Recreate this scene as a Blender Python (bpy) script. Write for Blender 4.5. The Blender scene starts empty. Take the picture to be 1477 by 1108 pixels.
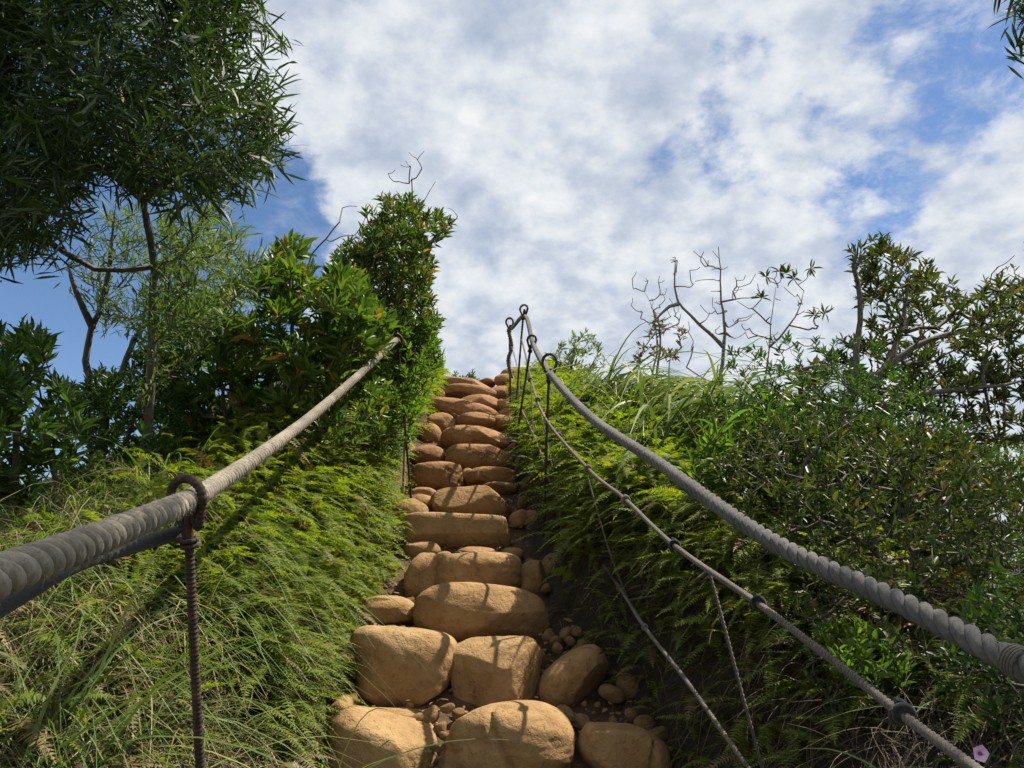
import bpy, math
import numpy as np
from mathutils import Vector, Matrix
R = math.radians
scene = bpy.context.scene
COL = scene.collection
# ------------------------------------------------------------------ camera, sky, sun, exposure
FPX, CX, CY, PITCH, CZ = 1050.0, 738.5, 554.0, R(14), 1.6
SP, CP = math.sin(PITCH), math.cos(PITCH)
cam_d = bpy.data.cameras.new('camera'); cam = bpy.data.objects.new('camera', cam_d); COL.objects.link(cam)
cam.location = (0, 0, CZ); cam.rotation_euler = (R(90) + PITCH, 0, 0)
cam_d.sensor_width = 36; cam_d.lens = 36 * FPX / 1477; cam_d.clip_start = 0.02; cam_d.clip_end = 9000
scene.camera = cam
SUN_EL, SUN_AZ = R(58), R(64)            # azimuth clockwise from +Y (the way the stairs climb)
world = bpy.data.worlds.new('World'); scene.world = world; world.use_nodes = True
sun_d = bpy.data.lights.new('sun', 'SUN'); sun_d.energy = 5.0; sun_d.angle = R(0.53); sun_d.color = (1.0, 0.93, 0.80)
sun = bpy.data.objects.new('sun', sun_d); COL.objects.link(sun)
SDIR = Vector((math.cos(SUN_EL) * math.sin(SUN_AZ), math.cos(SUN_EL) * math.cos(SUN_AZ), math.sin(SUN_EL)))
sun.rotation_euler = SDIR.to_track_quat('Z', 'Y').to_euler(); sun.location = SDIR * 30
scene.view_settings.view_transform = 'Standard'; scene.view_settings.look = 'None'
scene.view_settings.exposure = 0.98; scene.view_settings.gamma = 1.0; scene.view_settings.use_curve_mapping = False
scene.cycles.max_bounces = 8; scene.cycles.transmission_bounces = 5; scene.cycles.transparent_max_bounces = 6
try: scene.cycles.use_denoising = True
except Exception: pass

def P(u, v, d):
    u, v, d = np.asarray(u, float), np.asarray(v, float), np.asarray(d, float)
    a = (u - CX) / FPX * d; b = (CY - v) / FPX * d
    return np.stack([a + 0 * b, d * CP - b * SP, CZ + d * SP + b * CP], -1)
def depth_of(p):
    p = np.asarray(p); return p[..., 1] * CP + (p[..., 2] - CZ) * SP

# node helper
class NT:
    def __init__(s, tree): s.t = tree; s.n = tree.nodes; s.l = tree.links
    def add(s, typ, **kw):
        n = s.n.new(typ)
        for k, v in kw.items(): setattr(n, k, v)
        return n
    def link(s, a, b): s.l.new(a, b)
    def val(s, sock, v):
        if hasattr(v, 'links') or isinstance(v, bpy.types.NodeSocket): s.l.new(v, sock)
        else: sock.default_value = v
    def math(s, op, a, b=0.0, c=0.0, clamp=False):
        n = s.n.new('ShaderNodeMath'); n.operation = op; n.use_clamp = clamp
        for i, x in enumerate((a, b, c)): s.val(n.inputs[i], x)
        return n.outputs[0]
    def noise(s, vec, scale, detail=4, rough=0.55, dist=0.0):
        n = s.n.new('ShaderNodeTexNoise'); n.inputs['Scale'].default_value = scale
        n.inputs['Detail'].default_value = detail; n.inputs['Roughness'].default_value = rough
        n.inputs['Distortion'].default_value = dist
        if vec is not None: s.l.new(vec, n.inputs['Vector'])
        return n.outputs[0]
    def smooth(s, v, lo, hi):
        n = s.n.new('ShaderNodeMapRange'); n.interpolation_type = 'SMOOTHSTEP'
        s.val(n.inputs[0], v); s.val(n.inputs[1], lo); s.val(n.inputs[2], hi)
        return n.outputs[0]
    def ramp(s, fac, stops):
        n = s.n.new('ShaderNodeValToRGB'); e = n.color_ramp.elements
        while len(e) < len(stops): e.new(0.5)
        for el, (p, c) in zip(e, stops): el.position = p; el.color = (*c, 1)
        s.val(n.inputs[0], fac); return n.outputs[0]
    def mix(s, fac, a, b, mode='MIX'):
        n = s.n.new('ShaderNodeMix'); n.data_type = 'RGBA'; n.blend_type = mode
        s.val(n.inputs[0], fac)
        for i, x in ((6, a), (7, b)): s.val(n.inputs[i], (*x, 1) if isinstance(x, tuple) else x)
        return n.outputs[2]

# sky: clear Nishita air with a broken deck of altocumulus in front of it
w = NT(world.node_tree); w.n.clear()
SKY_STRENGTH = 0.060
out = w.add('ShaderNodeOutputWorld'); bg = w.add('ShaderNodeBackground'); bg.inputs[1].default_value = SKY_STRENGTH
sky = w.add('ShaderNodeTexSky'); sky.sky_type = 'NISHITA'; sky.sun_disc = False
sky.sun_elevation = SUN_EL; sky.sun_rotation = SUN_AZ; sky.altitude = 300; sky.air_density = 1.0; sky.dust_density = 0.2; sky.ozone_density = 3.5
tc = w.add('ShaderNodeTexCoord'); dirv = tc.outputs['Generated']
sx = w.add('ShaderNodeSeparateXYZ'); w.link(dirv, sx.inputs[0])
zz = w.math('ADD', w.math('MAXIMUM', sx.outputs[2], 0.0), 0.42)
cb = w.add('ShaderNodeCombineXYZ'); w.link(w.math('DIVIDE', sx.outputs[0], zz), cb.inputs[0]); w.link(w.math('DIVIDE', sx.outputs[1], zz), cb.inputs[1])
pv = cb.outputs[0]
def pix_dir(u, v):
    p = P(u, v, 1.0) - np.array([0, 0, CZ]); return p / np.linalg.norm(p)
cover = None
for (u, v, ang, amt) in [(40, 480, 13, .34), (360, 335, 5, .26), (-300, 500, 22, .34), (1425, 110, 3.2, .12), (1345, 225, 2.8, .11), (1265, 290, 2.6, .10), (1180, 240, 3.5, .06),
                         (1000, 185, 2.2, .08), (1040, 230, 2.0, .08), (1075, 110, 2.6, .07), (1510, 40, 3, .12), (460, 30, 3.5, .09), (925, 240, 1.6, .08), (1170, 200, 11, .05), (700, 330, 16, -.07)]:
    dn = w.add('ShaderNodeVectorMath', operation='DOT_PRODUCT'); w.link(dirv, dn.inputs[0]); dn.inputs[1].default_value = pix_dir(u, v)
    g = w.math('MULTIPLY', w.smooth(dn.outputs['Value'], math.cos(R(ang * 1.7)), 1.0), amt)
    cover = g if cover is None else w.math('ADD', cover, g)
n1 = w.noise(pv, 5.2, 10, 0.62, 0.2); n2 = w.noise(pv, 16.0, 8, 0.6, 0.15)
dens = w.math('ADD', w.math('MULTIPLY', n1, 0.64), w.math('MULTIPLY', n2, 0.36))
dens = w.math('SUBTRACT', w.math('ADD', dens, 0.105), cover)
veil = w.smooth(w.noise(pv, 11.0, 10, 0.66, 0.35), 0.44, 0.66)
mask = w.math('MAXIMUM', w.smooth(dens, 0.385, 0.55), w.math('MULTIPLY', veil, w.math('MULTIPLY', w.smooth(sx.outputs[0], -0.45, -0.1), 0.62)))
nb = w.noise(pv, 8.0, 7, 0.54, 0.2); nc = w.noise(pv, 24.0, 7, 0.56, 0.1)
br = w.math('ADD', w.math('MULTIPLY', nb, 0.68), w.math('MULTIPLY', nc, 0.32))
ccol = w.ramp(br, [(0.34, (0.47, 0.545, 0.68)), (0.45, (0.62, 0.685, 0.79)), (0.54, (0.80, 0.845, 0.89)), (0.65, (0.97, 0.98, 0.99))])
cl = w.add('ShaderNodeVectorMath', operation='SCALE'); w.link(ccol, cl.inputs[0]); cl.inputs['Scale'].default_value = 0.485 / SKY_STRENGTH
w.link(w.mix(w.math('MULTIPLY', mask, 0.97), w.mix(1.0, sky.outputs[0], (.92, 1.0, 1.08), 'MULTIPLY'), cl.outputs[0]), bg.inputs[0]); w.link(bg.outputs[0], out.inputs[0])

# ------------------------------------------------------------------ object helpers
def props(o, label=None, cat=None, group=None, kind=None):
    if label: o['label'] = label
    if cat: o['category'] = cat
    if group: o['group'] = group
    if kind: o['kind'] = kind
    return o
def thing(name, label, cat, loc, group=None):
    o = bpy.data.objects.new(name, None); o.empty_display_size = 0.1; COL.objects.link(o); o.location = tuple(float(c) for c in loc)
    return props(o, label, cat, group)
class MB:
    def __init__(s): s.V = []; s.F = []; s.n = 0
    def add(s, V, F):
        V = np.asarray(V, float).reshape(-1, 3); F = np.asarray(F, int)
        s.V.append(V); s.F.append(F + s.n); s.n += len(V)
    def build(s, name, mat, parent=None, smooth=True, kind=None, link=True):
        V = np.concatenate(s.V) if s.V else np.zeros((0, 3))
        if parent is not None: V = V - np.array(parent.location)
        me = bpy.data.meshes.new(name)
        me.vertices.add(len(V)); me.vertices.foreach_set('co', V.astype(np.float32).ravel())
        sizes = np.concatenate([np.full(len(f), f.shape[1]) for f in s.F]); loops = np.concatenate([f.ravel() for f in s.F])
        me.loops.add(len(loops)); me.polygons.add(len(sizes))
        me.loops.foreach_set('vertex_index', loops.astype(np.int32))
        me.polygons.foreach_set('loop_start', np.concatenate([[0], np.cumsum(sizes)[:-1]]).astype(np.int32))
        me.polygons.foreach_set('use_smooth', np.full(len(sizes), smooth))
        me.update(calc_edges=True); me.validate()
        me.materials.append(mat)
        o = bpy.data.objects.new(name, me)
        if link: COL.objects.link(o)
        if parent is not None: o.parent = parent
        if kind: o['kind'] = kind
        return o
def nrm(a): return a / np.maximum(np.linalg.norm(a, axis=-1, keepdims=True), 1e-9)
def catmull(pts, step):
    p = np.asarray(pts, float); p = np.vstack([2 * p[0] - p[1], p, 2 * p[-1] - p[-2]])
    outp = []
    for i in range(1, len(p) - 2):
        m = max(2, int(np.linalg.norm(p[i + 1] - p[i]) / step)); t = np.linspace(0, 1, m, endpoint=False)[:, None]
        a, b, c, d = p[i - 1:i + 3]
        outp.append(0.5 * ((2 * b) + (c - a) * t + (2 * a - 5 * b + 4 * c - d) * t ** 2 + (3 * b - a - 3 * c + d) * t ** 3))
    outp.append(p[-2][None]); return np.concatenate(outp)
def frames(p):
    t = nrm(np.gradient(p, axis=0)); n = np.zeros_like(p)
    up = np.array([0, 0, 1.0]) if abs(t[0][2]) < 0.9 else np.array([1.0, 0, 0])
    v = np.cross(t[0], up); n[0] = v / np.linalg.norm(v)
    for i in range(1, len(p)):
        v = n[i - 1] - t[i] * np.dot(n[i - 1], t[i]); n[i] = v / max(np.linalg.norm(v), 1e-9)
    return t, n, np.cross(t, n)
def tube(mb, p, r, sides=6, cap=True):
    p = np.asarray(p, float); r = np.broadcast_to(np.asarray(r, float), (len(p),))
    t, n, b = frames(p); a = np.arange(sides) * 2 * math.pi / sides
    ring = p[:, None] + r[:, None, None] * (np.cos(a)[None, :, None] * n[:, None] + np.sin(a)[None, :, None] * b[:, None])
    m = len(p); i = np.arange(m - 1)[:, None] * sides; j = np.arange(sides)[None]; j2 = (j + 1) % sides
    F = np.stack([i + j, i + j2, i + sides + j2, i + sides + j], -1).reshape(-1, 4)
    mb.add(ring, F)
    if cap:
        for k, s in ((0, -1), (m - 1, 1)):
            q = np.arange(sides); tri = np.stack([np.full(sides, sides), q, (q + 1) % sides], -1)
            if s < 0: tri = tri[:, ::-1]
            mb.add(np.vstack([ring[k], p[k] + t[k] * r[k] * 0.35 * s]), tri)
def twist(mb, pts, rad, pitch, strands=3, per=14, sides=9, hand=1, yarns=0):
    step = pitch / per; p = catmull(pts, step); t, n, b = frames(p)
    s = np.concatenate([[0], np.cumsum(np.linalg.norm(np.diff(p, axis=0), axis=1))])
    rs = rad * (0.482 if strands == 3 else 0.52); off = rad - rs * 0.98
    for k in range(strands):
        th = hand * 2 * math.pi * s / pitch + 2 * math.pi * k / strands
        rd = np.cos(th)[:, None] * n + np.sin(th)[:, None] * b
        c = p + off * rd; ct = nrm(np.gradient(c, axis=0))
        e1 = nrm(rd - ct * np.sum(rd * ct, -1, keepdims=True)); e2 = np.cross(ct, e1)
        a = np.arange(sides) * 2 * math.pi / sides
        rr = rs * (1 + .035 * np.sin(s * 9.1 + k * 2) + .03 * np.sin(s * 23.7 + k * 5) + .02 * np.sin(s * 61 + k))[:, None] * np.ones((1, sides))
        if yarns: rr = rr * (1 - .055 * np.abs(np.cos(.5 * (yarns * a[None] - hand * (2 * math.pi * s / pitch * 2.6)[:, None]))) ** 4 * 1.6)
        ring = c[:, None] + rr[..., None] * (np.cos(a)[None, :, None] * e1[:, None] + 1.05 * np.sin(a)[None, :, None] * e2[:, None])
        m = len(p); i = np.arange(m - 1)[:, None] * sides; j = np.arange(sides)[None]; j2 = (j + 1) % sides
        mb.add(ring, np.stack([i + j, i + j2, i + sides + j2, i + sides + j], -1).reshape(-1, 4))
        q = np.arange(sides)
        for e in (0, m - 1): mb.add(np.vstack([ring[e], c[e]]), np.stack([q, (q + 1) % sides, np.full(sides, sides)], -1))
    return p
# leaf templates: (along, side, up)
LEAF8 = (np.array([[0, 0, 0], [.32, .5, .10], [.34, 0, 0], [.32, -.5, .10], [.70, .40, .06], [.72, 0, -.03], [.70, -.40, .06], [1, 0, -.12]]),
         [[0, 2, 1], [0, 3, 2], [1, 2, 5], [1, 5, 4], [2, 3, 6], [2, 6, 5], [4, 5, 7], [5, 6, 7]])
LEAF4 = (np.array([[0, 0, 0], [.35, .5, .04], [.35, -.5, .04], [.75, .35, -.02], [.75, -.35, -.02], [1, 0, -.12]]), [[0, 2, 1], [1, 2, 4], [1, 4, 3], [3, 4, 5]])
LEAF2 = (np.array([[0, 0, 0], [.45, .5, .06], [.45, -.5, .06], [1, 0, -.10]]), [[0, 2, 1], [1, 2, 3]])
def leaf_frames(rng, o, d, upb=0.6):
    d = nrm(d); up = nrm(np.array([0, 0, upb]) + rng.normal(0, 0.45, o.shape)); s = nrm(np.cross(up, d)); return d, s, np.cross(d, s)
def add_leaves(mb, o, fr, L, W, tmpl):
    T, F = tmpl; d, s, n = fr; L = np.asarray(L)[:, None, None]; W = np.asarray(W)[:, None, None]
    V = o[:, None] + L * T[None, :, 0:1] * d[:, None] + W * T[None, :, 1:2] * s[:, None] + L * T[None, :, 2:3] * n[:, None]
    F = np.array(F); k = len(T)
    mb.add(V, (np.arange(len(o))[:, None, None] * k + F[None]).reshape(-1, 3))
def ribbons(mb, o, d, L, W, droop, rng, seg=6, curl=0.0):
    """grass blades: o origins, d start directions, L length, W width, droop = how far the tip falls (fraction of L)"""
    N = len(o); d = nrm(d); t = np.linspace(0, 1, seg + 1)
    side = nrm(np.cross(d, np.array([0, 0, 1.0])) + rng.normal(0, .25, (N, 3)))
    flat = d.copy(); flat[:, 2] *= 0.2; flat = nrm(flat + 1e-6)
    p = o[:, None] + L[:, None, None] * (d[:, None] * t[None, :, None] + (flat[:, None] * 0.25 + np.array([0, 0, -1.0])) * (droop[:, None] * t[None] ** 2.2)[..., None])
    if curl: p = p + (side * rng.normal(0, curl, (N, 1)))[:, None] * (L[:, None] * t[None] ** 2)[..., None]
    wd = W[:, None] * np.clip(1.15 - t[None] ** 1.6, 0.02, 1) * np.clip(0.5 + 3 * t[None], 0, 1) * 0.5
    a = p + side[:, None] * wd[..., None]; b = p - side[:, None] * wd[..., None]
    V = np.stack([a, b], 2).reshape(N, -1, 3); k = V.shape[1]
    q = np.arange(seg) * 2; F = np.stack([q, q + 1, q + 3, q + 2], -1)
    mb.add(V, (np.arange(N)[:, None, None] * k + F[None]).reshape(-1, 4))
def fronds(mb, o, d, L, W, droop, rng, S=17):
    """pinnate fern fronds: a thin rachis and two rows of narrow pointed pinnae"""
    N = len(o); d = nrm(d); t = np.linspace(0.0, 1, S + 1); flat = d.copy(); flat[:, 2] *= .3; flat = nrm(flat)
    side0 = nrm(np.cross(d, np.array([0, 0, 1.0])) + rng.normal(0, .18, (N, 3)))
    p = o[:, None] + L[:, None, None] * (d[:, None] * t[None, :, None] + (flat[:, None] * .2 + np.array([0, 0, -1.0])) * (droop[:, None] * t[None] ** 2)[..., None])
    p = p + (side0 * rng.normal(0, .08, (N, 1)))[:, None] * (L[:, None] * t[None] ** 2)[..., None]
    tg = nrm(np.gradient(p, axis=1)); sd = nrm(np.cross(tg, np.cross(side0[:, None], tg))); up = np.cross(sd, tg)
    ww = L[:, None] * 0.006; a = p + sd * ww[..., None]; b = p - sd * ww[..., None]
    V = np.stack([a, b], 2)[:, ::3]; m = V.shape[1]; V = V.reshape(N, -1, 3); q = np.arange(m - 1) * 2
    mb.add(V, (np.arange(N)[:, None, None] * (2 * m) + np.stack([q, q + 1, q + 3, q + 2], -1)[None]).reshape(-1, 4))
    tt = t[2:]; prof = np.sin(np.clip(tt * 1.02, 0, 1) ** 0.75 * math.pi) ** 0.8 + 0.05
    base = p[:, 2:]; T = tg[:, 2:]; U = up[:, 2:]; Sd = sd[:, 2:]; gap = (L / S)[:, None, None] * 0.40
    for sgn in (1, -1):
        l = (W[:, None] * prof[None])[..., None] * rng.uniform(.8, 1.15, (N, S - 1, 1))
        tip = base + l * (Sd * sgn * 0.93 + T * 0.33 - U * rng.uniform(-.1, .28, (N, S - 1, 1)))
        mid = base + (tip - base) * 0.55 + U * l * 0.05
        V = np.stack([base - T * gap, base + T * gap, mid - T * gap * .75, mid + T * gap * .75, tip], 3 - 1).reshape(-1, 5, 3)
        k = np.arange(len(V))[:, None, None] * 5
        mb.add(V, (k + np.array([[0, 1, 3], [0, 3, 2], [2, 3, 4]])[None]).reshape(-1, 3))

# ------------------------------------------------------------------ materials
def new_mat(name):
    m = bpy.data.materials.new(name); m.use_nodes = True; n = NT(m.node_tree); n.n.clear()
    o = n.add('ShaderNodeOutputMaterial'); p = n.add('ShaderNodeBsdfPrincipled'); n.link(p.outputs[0], o.inputs[0])
    return m, n, p, o
def bump(n, h, strength, dist, prev=None):
    b = n.add('ShaderNodeBump'); b.inputs['Strength'].default_value = strength; b.inputs['Distance'].default_value = dist
    n.link(h, b.inputs['Height'])
    if prev: n.link(prev, b.inputs['Normal'])
    return b.outputs[0]
def leaf_mat(name, stops, rough=0.42, trans=0.35, tint=(1.25, 1.45, 0.35), spec=0.5):
    m, n, p, o = new_mat(name)
    g = n.add('ShaderNodeNewGeometry'); oi = n.add('ShaderNodeObjectInfo')
    f = n.math('FRACT', n.math('ADD', g.outputs['Random Per Island'], oi.outputs['Random']))
    c = n.ramp(f, stops)
    pos = g.outputs['Position']; c = n.mix(n.smooth(n.noise(pos, 3.0, 3), .35, .7), c, n.mix(1.0, c, (1.22, 1.12, .85), 'MULTIPLY'))
    n.link(c, p.inputs['Base Color']); p.inputs['Roughness'].default_value = rough; p.inputs['Specular IOR Level'].default_value = spec
    tr = n.add('ShaderNodeBsdfTranslucent'); n.link(n.mix(1.0, c, tint, 'MULTIPLY'), tr.inputs[0])
    ms = n.add('ShaderNodeMixShader'); ms.inputs[0].default_value = trans
    n.link(p.outputs[0], ms.inputs[1]); n.link(tr.outputs[0], ms.inputs[2]); n.link(ms.outputs[0], o.inputs[0])
    return m
M = {}
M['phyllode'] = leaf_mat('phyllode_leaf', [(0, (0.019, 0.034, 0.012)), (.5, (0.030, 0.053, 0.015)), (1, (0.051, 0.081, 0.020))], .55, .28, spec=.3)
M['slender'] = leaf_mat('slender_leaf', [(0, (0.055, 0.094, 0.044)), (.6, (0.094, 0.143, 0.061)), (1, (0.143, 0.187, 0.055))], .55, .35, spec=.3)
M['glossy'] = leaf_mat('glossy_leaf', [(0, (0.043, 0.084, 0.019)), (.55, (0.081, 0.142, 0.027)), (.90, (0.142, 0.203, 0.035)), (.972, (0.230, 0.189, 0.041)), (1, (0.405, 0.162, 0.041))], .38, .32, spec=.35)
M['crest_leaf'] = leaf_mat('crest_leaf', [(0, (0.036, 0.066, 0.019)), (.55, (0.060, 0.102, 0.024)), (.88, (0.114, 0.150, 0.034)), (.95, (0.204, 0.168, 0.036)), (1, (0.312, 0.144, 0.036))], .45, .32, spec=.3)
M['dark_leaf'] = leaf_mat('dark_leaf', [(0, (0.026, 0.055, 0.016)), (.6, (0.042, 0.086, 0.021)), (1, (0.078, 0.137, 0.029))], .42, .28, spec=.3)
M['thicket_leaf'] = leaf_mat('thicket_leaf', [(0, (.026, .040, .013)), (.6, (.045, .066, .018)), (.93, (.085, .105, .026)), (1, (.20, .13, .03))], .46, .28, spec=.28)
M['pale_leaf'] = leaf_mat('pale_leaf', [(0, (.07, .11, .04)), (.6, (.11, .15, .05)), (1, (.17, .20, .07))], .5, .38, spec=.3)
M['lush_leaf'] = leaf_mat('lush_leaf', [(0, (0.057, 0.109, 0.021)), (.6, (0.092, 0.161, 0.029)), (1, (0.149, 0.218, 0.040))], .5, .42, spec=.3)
M['brown_leaf'] = leaf_mat('withered_leaf', [(0, (.06, .06, .025)), (.5, (.11, .09, .03)), (1, (.17, .10, .04))], .55, .25, (1.1, 1.0, .5))
M['fern'] = leaf_mat('fern_leaf', [(0, (0.057, 0.098, 0.016)), (.45, (0.121, 0.172, 0.021)), (.88, (0.190, 0.236, 0.030)), (.95, (0.230, 0.230, 0.057)), (1, (0.172, 0.103, 0.040))], .6, .50, (1.35, 1.45, .3), .2)
M['grass'] = leaf_mat('grass_blade', [(0, (.05, .09, .022)), (.5, (.085, .135, .035)), (.85, (.13, .18, .05)), (1, (.26, .24, .11))], .5, .34, spec=.3)
M['silver_grass'] = leaf_mat('silver_grass_blade', [(0, (.07, .11, .03)), (.5, (.11, .155, .042)), (.9, (.165, .20, .07)), (1, (.40, .39, .25))], .45, .30, (1.1, 1.25, .5), .35)
M['straw'] = leaf_mat('dry_straw', [(0, (.09, .065, .035)), (.5, (.17, .125, .07)), (1, (.30, .24, .14))], .7, .12, (1.1, 1, .8))
M['root'] = leaf_mat('dead_root', [(0, (.025, .017, .010)), (.6, (.055, .038, .023)), (1, (.15, .11, .065))], .8, .05, (1.1, 1, .8))
M['litter'] = leaf_mat('leaf_litter', [(0, (.07, .04, .02)), (.5, (.15, .085, .04)), (1, (.25, .16, .08))], .7, .1, (1.1, 1, .8))
def bark(name, a, b, sc=30):
    m, n, p, o = new_mat(name); g = n.add('ShaderNodeNewGeometry'); pos = g.outputs['Position']
    f = n.noise(pos, sc, 6, .65); n.link(n.ramp(f, [(.3, a), (.7, b)]), p.inputs['Base Color']); p.inputs['Roughness'].default_value = .85
    n.link(bump(n, n.noise(pos, sc * 3, 5, .7), .5, .004), p.inputs['Normal']); return m
M['bark_dark'] = bark('dark_bark', (.045, .036, .028), (.12, .10, .08))
M['bark_grey'] = bark('grey_bark', (.11, .095, .08), (.27, .25, .22))
M['bark_green'] = bark('shrub_bark', (.06, .05, .03), (.14, .11, .07))
M['twig'] = bark('twig_bark', (.10, .07, .055), (.22, .17, .14))
def stone_mat():
    m, n, p, o = new_mat('ochre_sandstone')
    tc = n.add('ShaderNodeTexCoord'); oi = n.add('ShaderNodeObjectInfo'); g = n.add('ShaderNodeNewGeometry')
    ad = n.add('ShaderNodeVectorMath', operation='ADD'); n.link(tc.outputs['Object'], ad.inputs[0])
    sc = n.add('ShaderNodeVectorMath', operation='SCALE'); n.link(oi.outputs['Location'], sc.inputs[0]); sc.inputs['Scale'].default_value = 7.3; n.link(sc.outputs[0], ad.inputs[1])
    v = ad.outputs[0]
    big = n.noise(v, 5, 5, .6, .4); mid = n.noise(v, 22, 6, .65); fine = n.noise(v, 140, 4, .7)
    c = n.ramp(n.math('ADD', n.math('MULTIPLY', big, .6), n.math('MULTIPLY', mid, .4)), [(.30, (.180, .096, .038)), (.45, (.285, .172, .072)), (.60, (.345, .226, .104)), (.75, (.38, .265, .138))])
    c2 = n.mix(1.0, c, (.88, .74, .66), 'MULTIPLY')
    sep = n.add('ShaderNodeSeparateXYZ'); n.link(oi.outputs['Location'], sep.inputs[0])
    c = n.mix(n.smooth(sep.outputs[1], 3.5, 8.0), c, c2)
    c = n.mix(n.math('MULTIPLY', oi.outputs['Random'], .6), c, n.mix(1.0, c, (.84, .74, .64), 'MULTIPLY'))
    # darker lichen/earth stains and speckle
    st = n.smooth(n.noise(v, 9, 6, .7, .6), .58, .72); c = n.mix(n.math('MULTIPLY', st, .6), c, (.10, .058, .028)); gl = n.smooth(n.noise(v, 17, 7, .75, .8), .60, .70); c = n.mix(n.math('MULTIPLY', gl, .4), c, (.33, .27, .17))
    sp = n.smooth(fine, .60, .72); c = n.mix(n.math('MULTIPLY', sp, .35), c, (.16, .09, .04))
    n.link(c, p.inputs['Base Color']); p.inputs['Roughness'].default_value = .82; p.inputs['Specular IOR Level'].default_value = .25
    b1 = bump(n, n.noise(v, 14, 7, .68, .5), .75, .032)
    cr = n.add('ShaderNodeTexVoronoi'); cr.feature = 'DISTANCE_TO_EDGE'; cr.inputs['Scale'].default_value = 6
    wv = n.add('ShaderNodeVectorMath', operation='ADD'); n.link(v, wv.inputs[0])
    nz = n.add('ShaderNodeTexNoise'); nz.inputs['Scale'].default_value = 9; n.link(v, nz.inputs['Vector'])
    ns = n.add('ShaderNodeVectorMath', operation='SCALE'); n.link(nz.outputs['Color'], ns.inputs[0]); ns.inputs['Scale'].default_value = .35; n.link(ns.outputs[0], wv.inputs[1]); n.link(wv.outputs[0], cr.inputs['Vector'])
    crk = n.math('MAXIMUM', n.smooth(cr.outputs['Distance'], 0, .022), n.smooth(n.noise(v, 4, 3), .40, .46))
    b2 = bump(n, crk, .22, .010, b1)
    pit = n.smooth(n.noise(v, 55, 3, .5), .30, .40)
    b3 = bump(n, pit, .6, .009, b2); b4 = bump(n, fine, .35, .004, b3)
    n.link(b4, p.inputs['Normal']); return m
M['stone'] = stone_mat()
def soil_mat():
    m, n, p, o = new_mat('red_soil_and_humus'); g = n.add('ShaderNodeNewGeometry'); pos = g.outputs['Position']
    at = n.add('ShaderNodeAttribute'); at.attribute_name = 'path'
    red = n.ramp(n.noise(pos, 9, 8, .7), [(.3, (.055, .028, .013)), (.7, (.15, .08, .038))])
    hum = n.ramp(n.noise(pos, 7, 8, .7), [(.3, (.014, .010, .006)), (.6, (.036, .026, .014)), (.8, (.08, .058, .03))])
    far = n.add('ShaderNodeSeparateXYZ'); n.link(pos, far.inputs[0])
    ln = n.add('ShaderNodeVectorMath', operation='LENGTH'); n.link(pos, ln.inputs[0])
    hum = n.mix(n.smooth(ln.outputs['Value'], 14, 30), hum, n.ramp(n.noise(pos, .05, 8, .7), [(.35, (.03, .05, .02)), (.65, (.06, .09, .03))]))
    n.link(n.mix(at.outputs['Fac'], hum, red), p.inputs['Base Color']); p.inputs['Roughness'].default_value = .95
    n.link(bump(n, n.noise(pos, 40, 8, .75), .9, .03), p.inputs['Normal']); return m
M['soil'] = soil_mat()
def rope_mat(name, a, b, c):
    m, n, p, o = new_mat(name); g = n.add('ShaderNodeNewGeometry'); pos = g.outputs['Position']
    f = n.math('ADD', n.math('MULTIPLY', n.noise(pos, 6, 4, .6), .5), n.math('MULTIPLY', n.noise(pos, 90, 5, .7), .5))
    n.link(n.ramp(f, [(.33, a), (.52, b), (.68, c)]), p.inputs['Base Color']); p.inputs['Roughness'].default_value = .95; p.inputs['Specular IOR Level'].default_value = .15
    try: p.inputs['Sheen Weight'].default_value = .25
    except Exception: pass
    n.link(bump(n, n.noise(pos, 520, 4, .8), .8, .0025, bump(n, n.noise(pos, 150, 5, .7), .5, .003)), p.inputs['Normal']); return m
M['rope_pale'] = rope_mat('pale_weathered_rope', (.10, .086, .066), (.25, .215, .16), (.42, .375, .295))
M['rope_grey'] = rope_mat('grey_weathered_rope', (.048, .046, .043), (.105, .10, .092), (.18, .17, .152))
M['rope_thin'] = rope_mat('brown_grey_cord', (.06, .05, .04), (.13, .11, .085), (.20, .175, .14))
M['rope_dark'] = rope_mat('black_rope', (.006, .0055, .005), (.012, .011, .010), (.026, .022, .019))  # near-black tones for the lower left rope and the nearer knots
def rust_mat(name, a, b, c):
    m, n, p, o = new_mat(name); g = n.add('ShaderNodeNewGeometry'); pos = g.outputs['Position']
    n.link(n.ramp(n.noise(pos, 45, 6, .7), [(.35, a), (.55, b), (.72, c)]), p.inputs['Base Color'])
    p.inputs['Roughness'].default_value = .75; p.inputs['Metallic'].default_value = .25
    n.link(bump(n, n.noise(pos, 260, 5, .75), .7, .002), p.inputs['Normal']); return m
M['rust'] = rust_mat('rusty_rebar', (.020, .014, .012), (.055, .032, .023), (.14, .068, .04))
M['rust_pin'] = rust_mat('sunlit_iron_pin', (.035, .020, .015), (.09, .05, .035), (.20, .11, .07))  # lighter copy of the rust: sunlight on the pin shafts put into the colour

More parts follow.
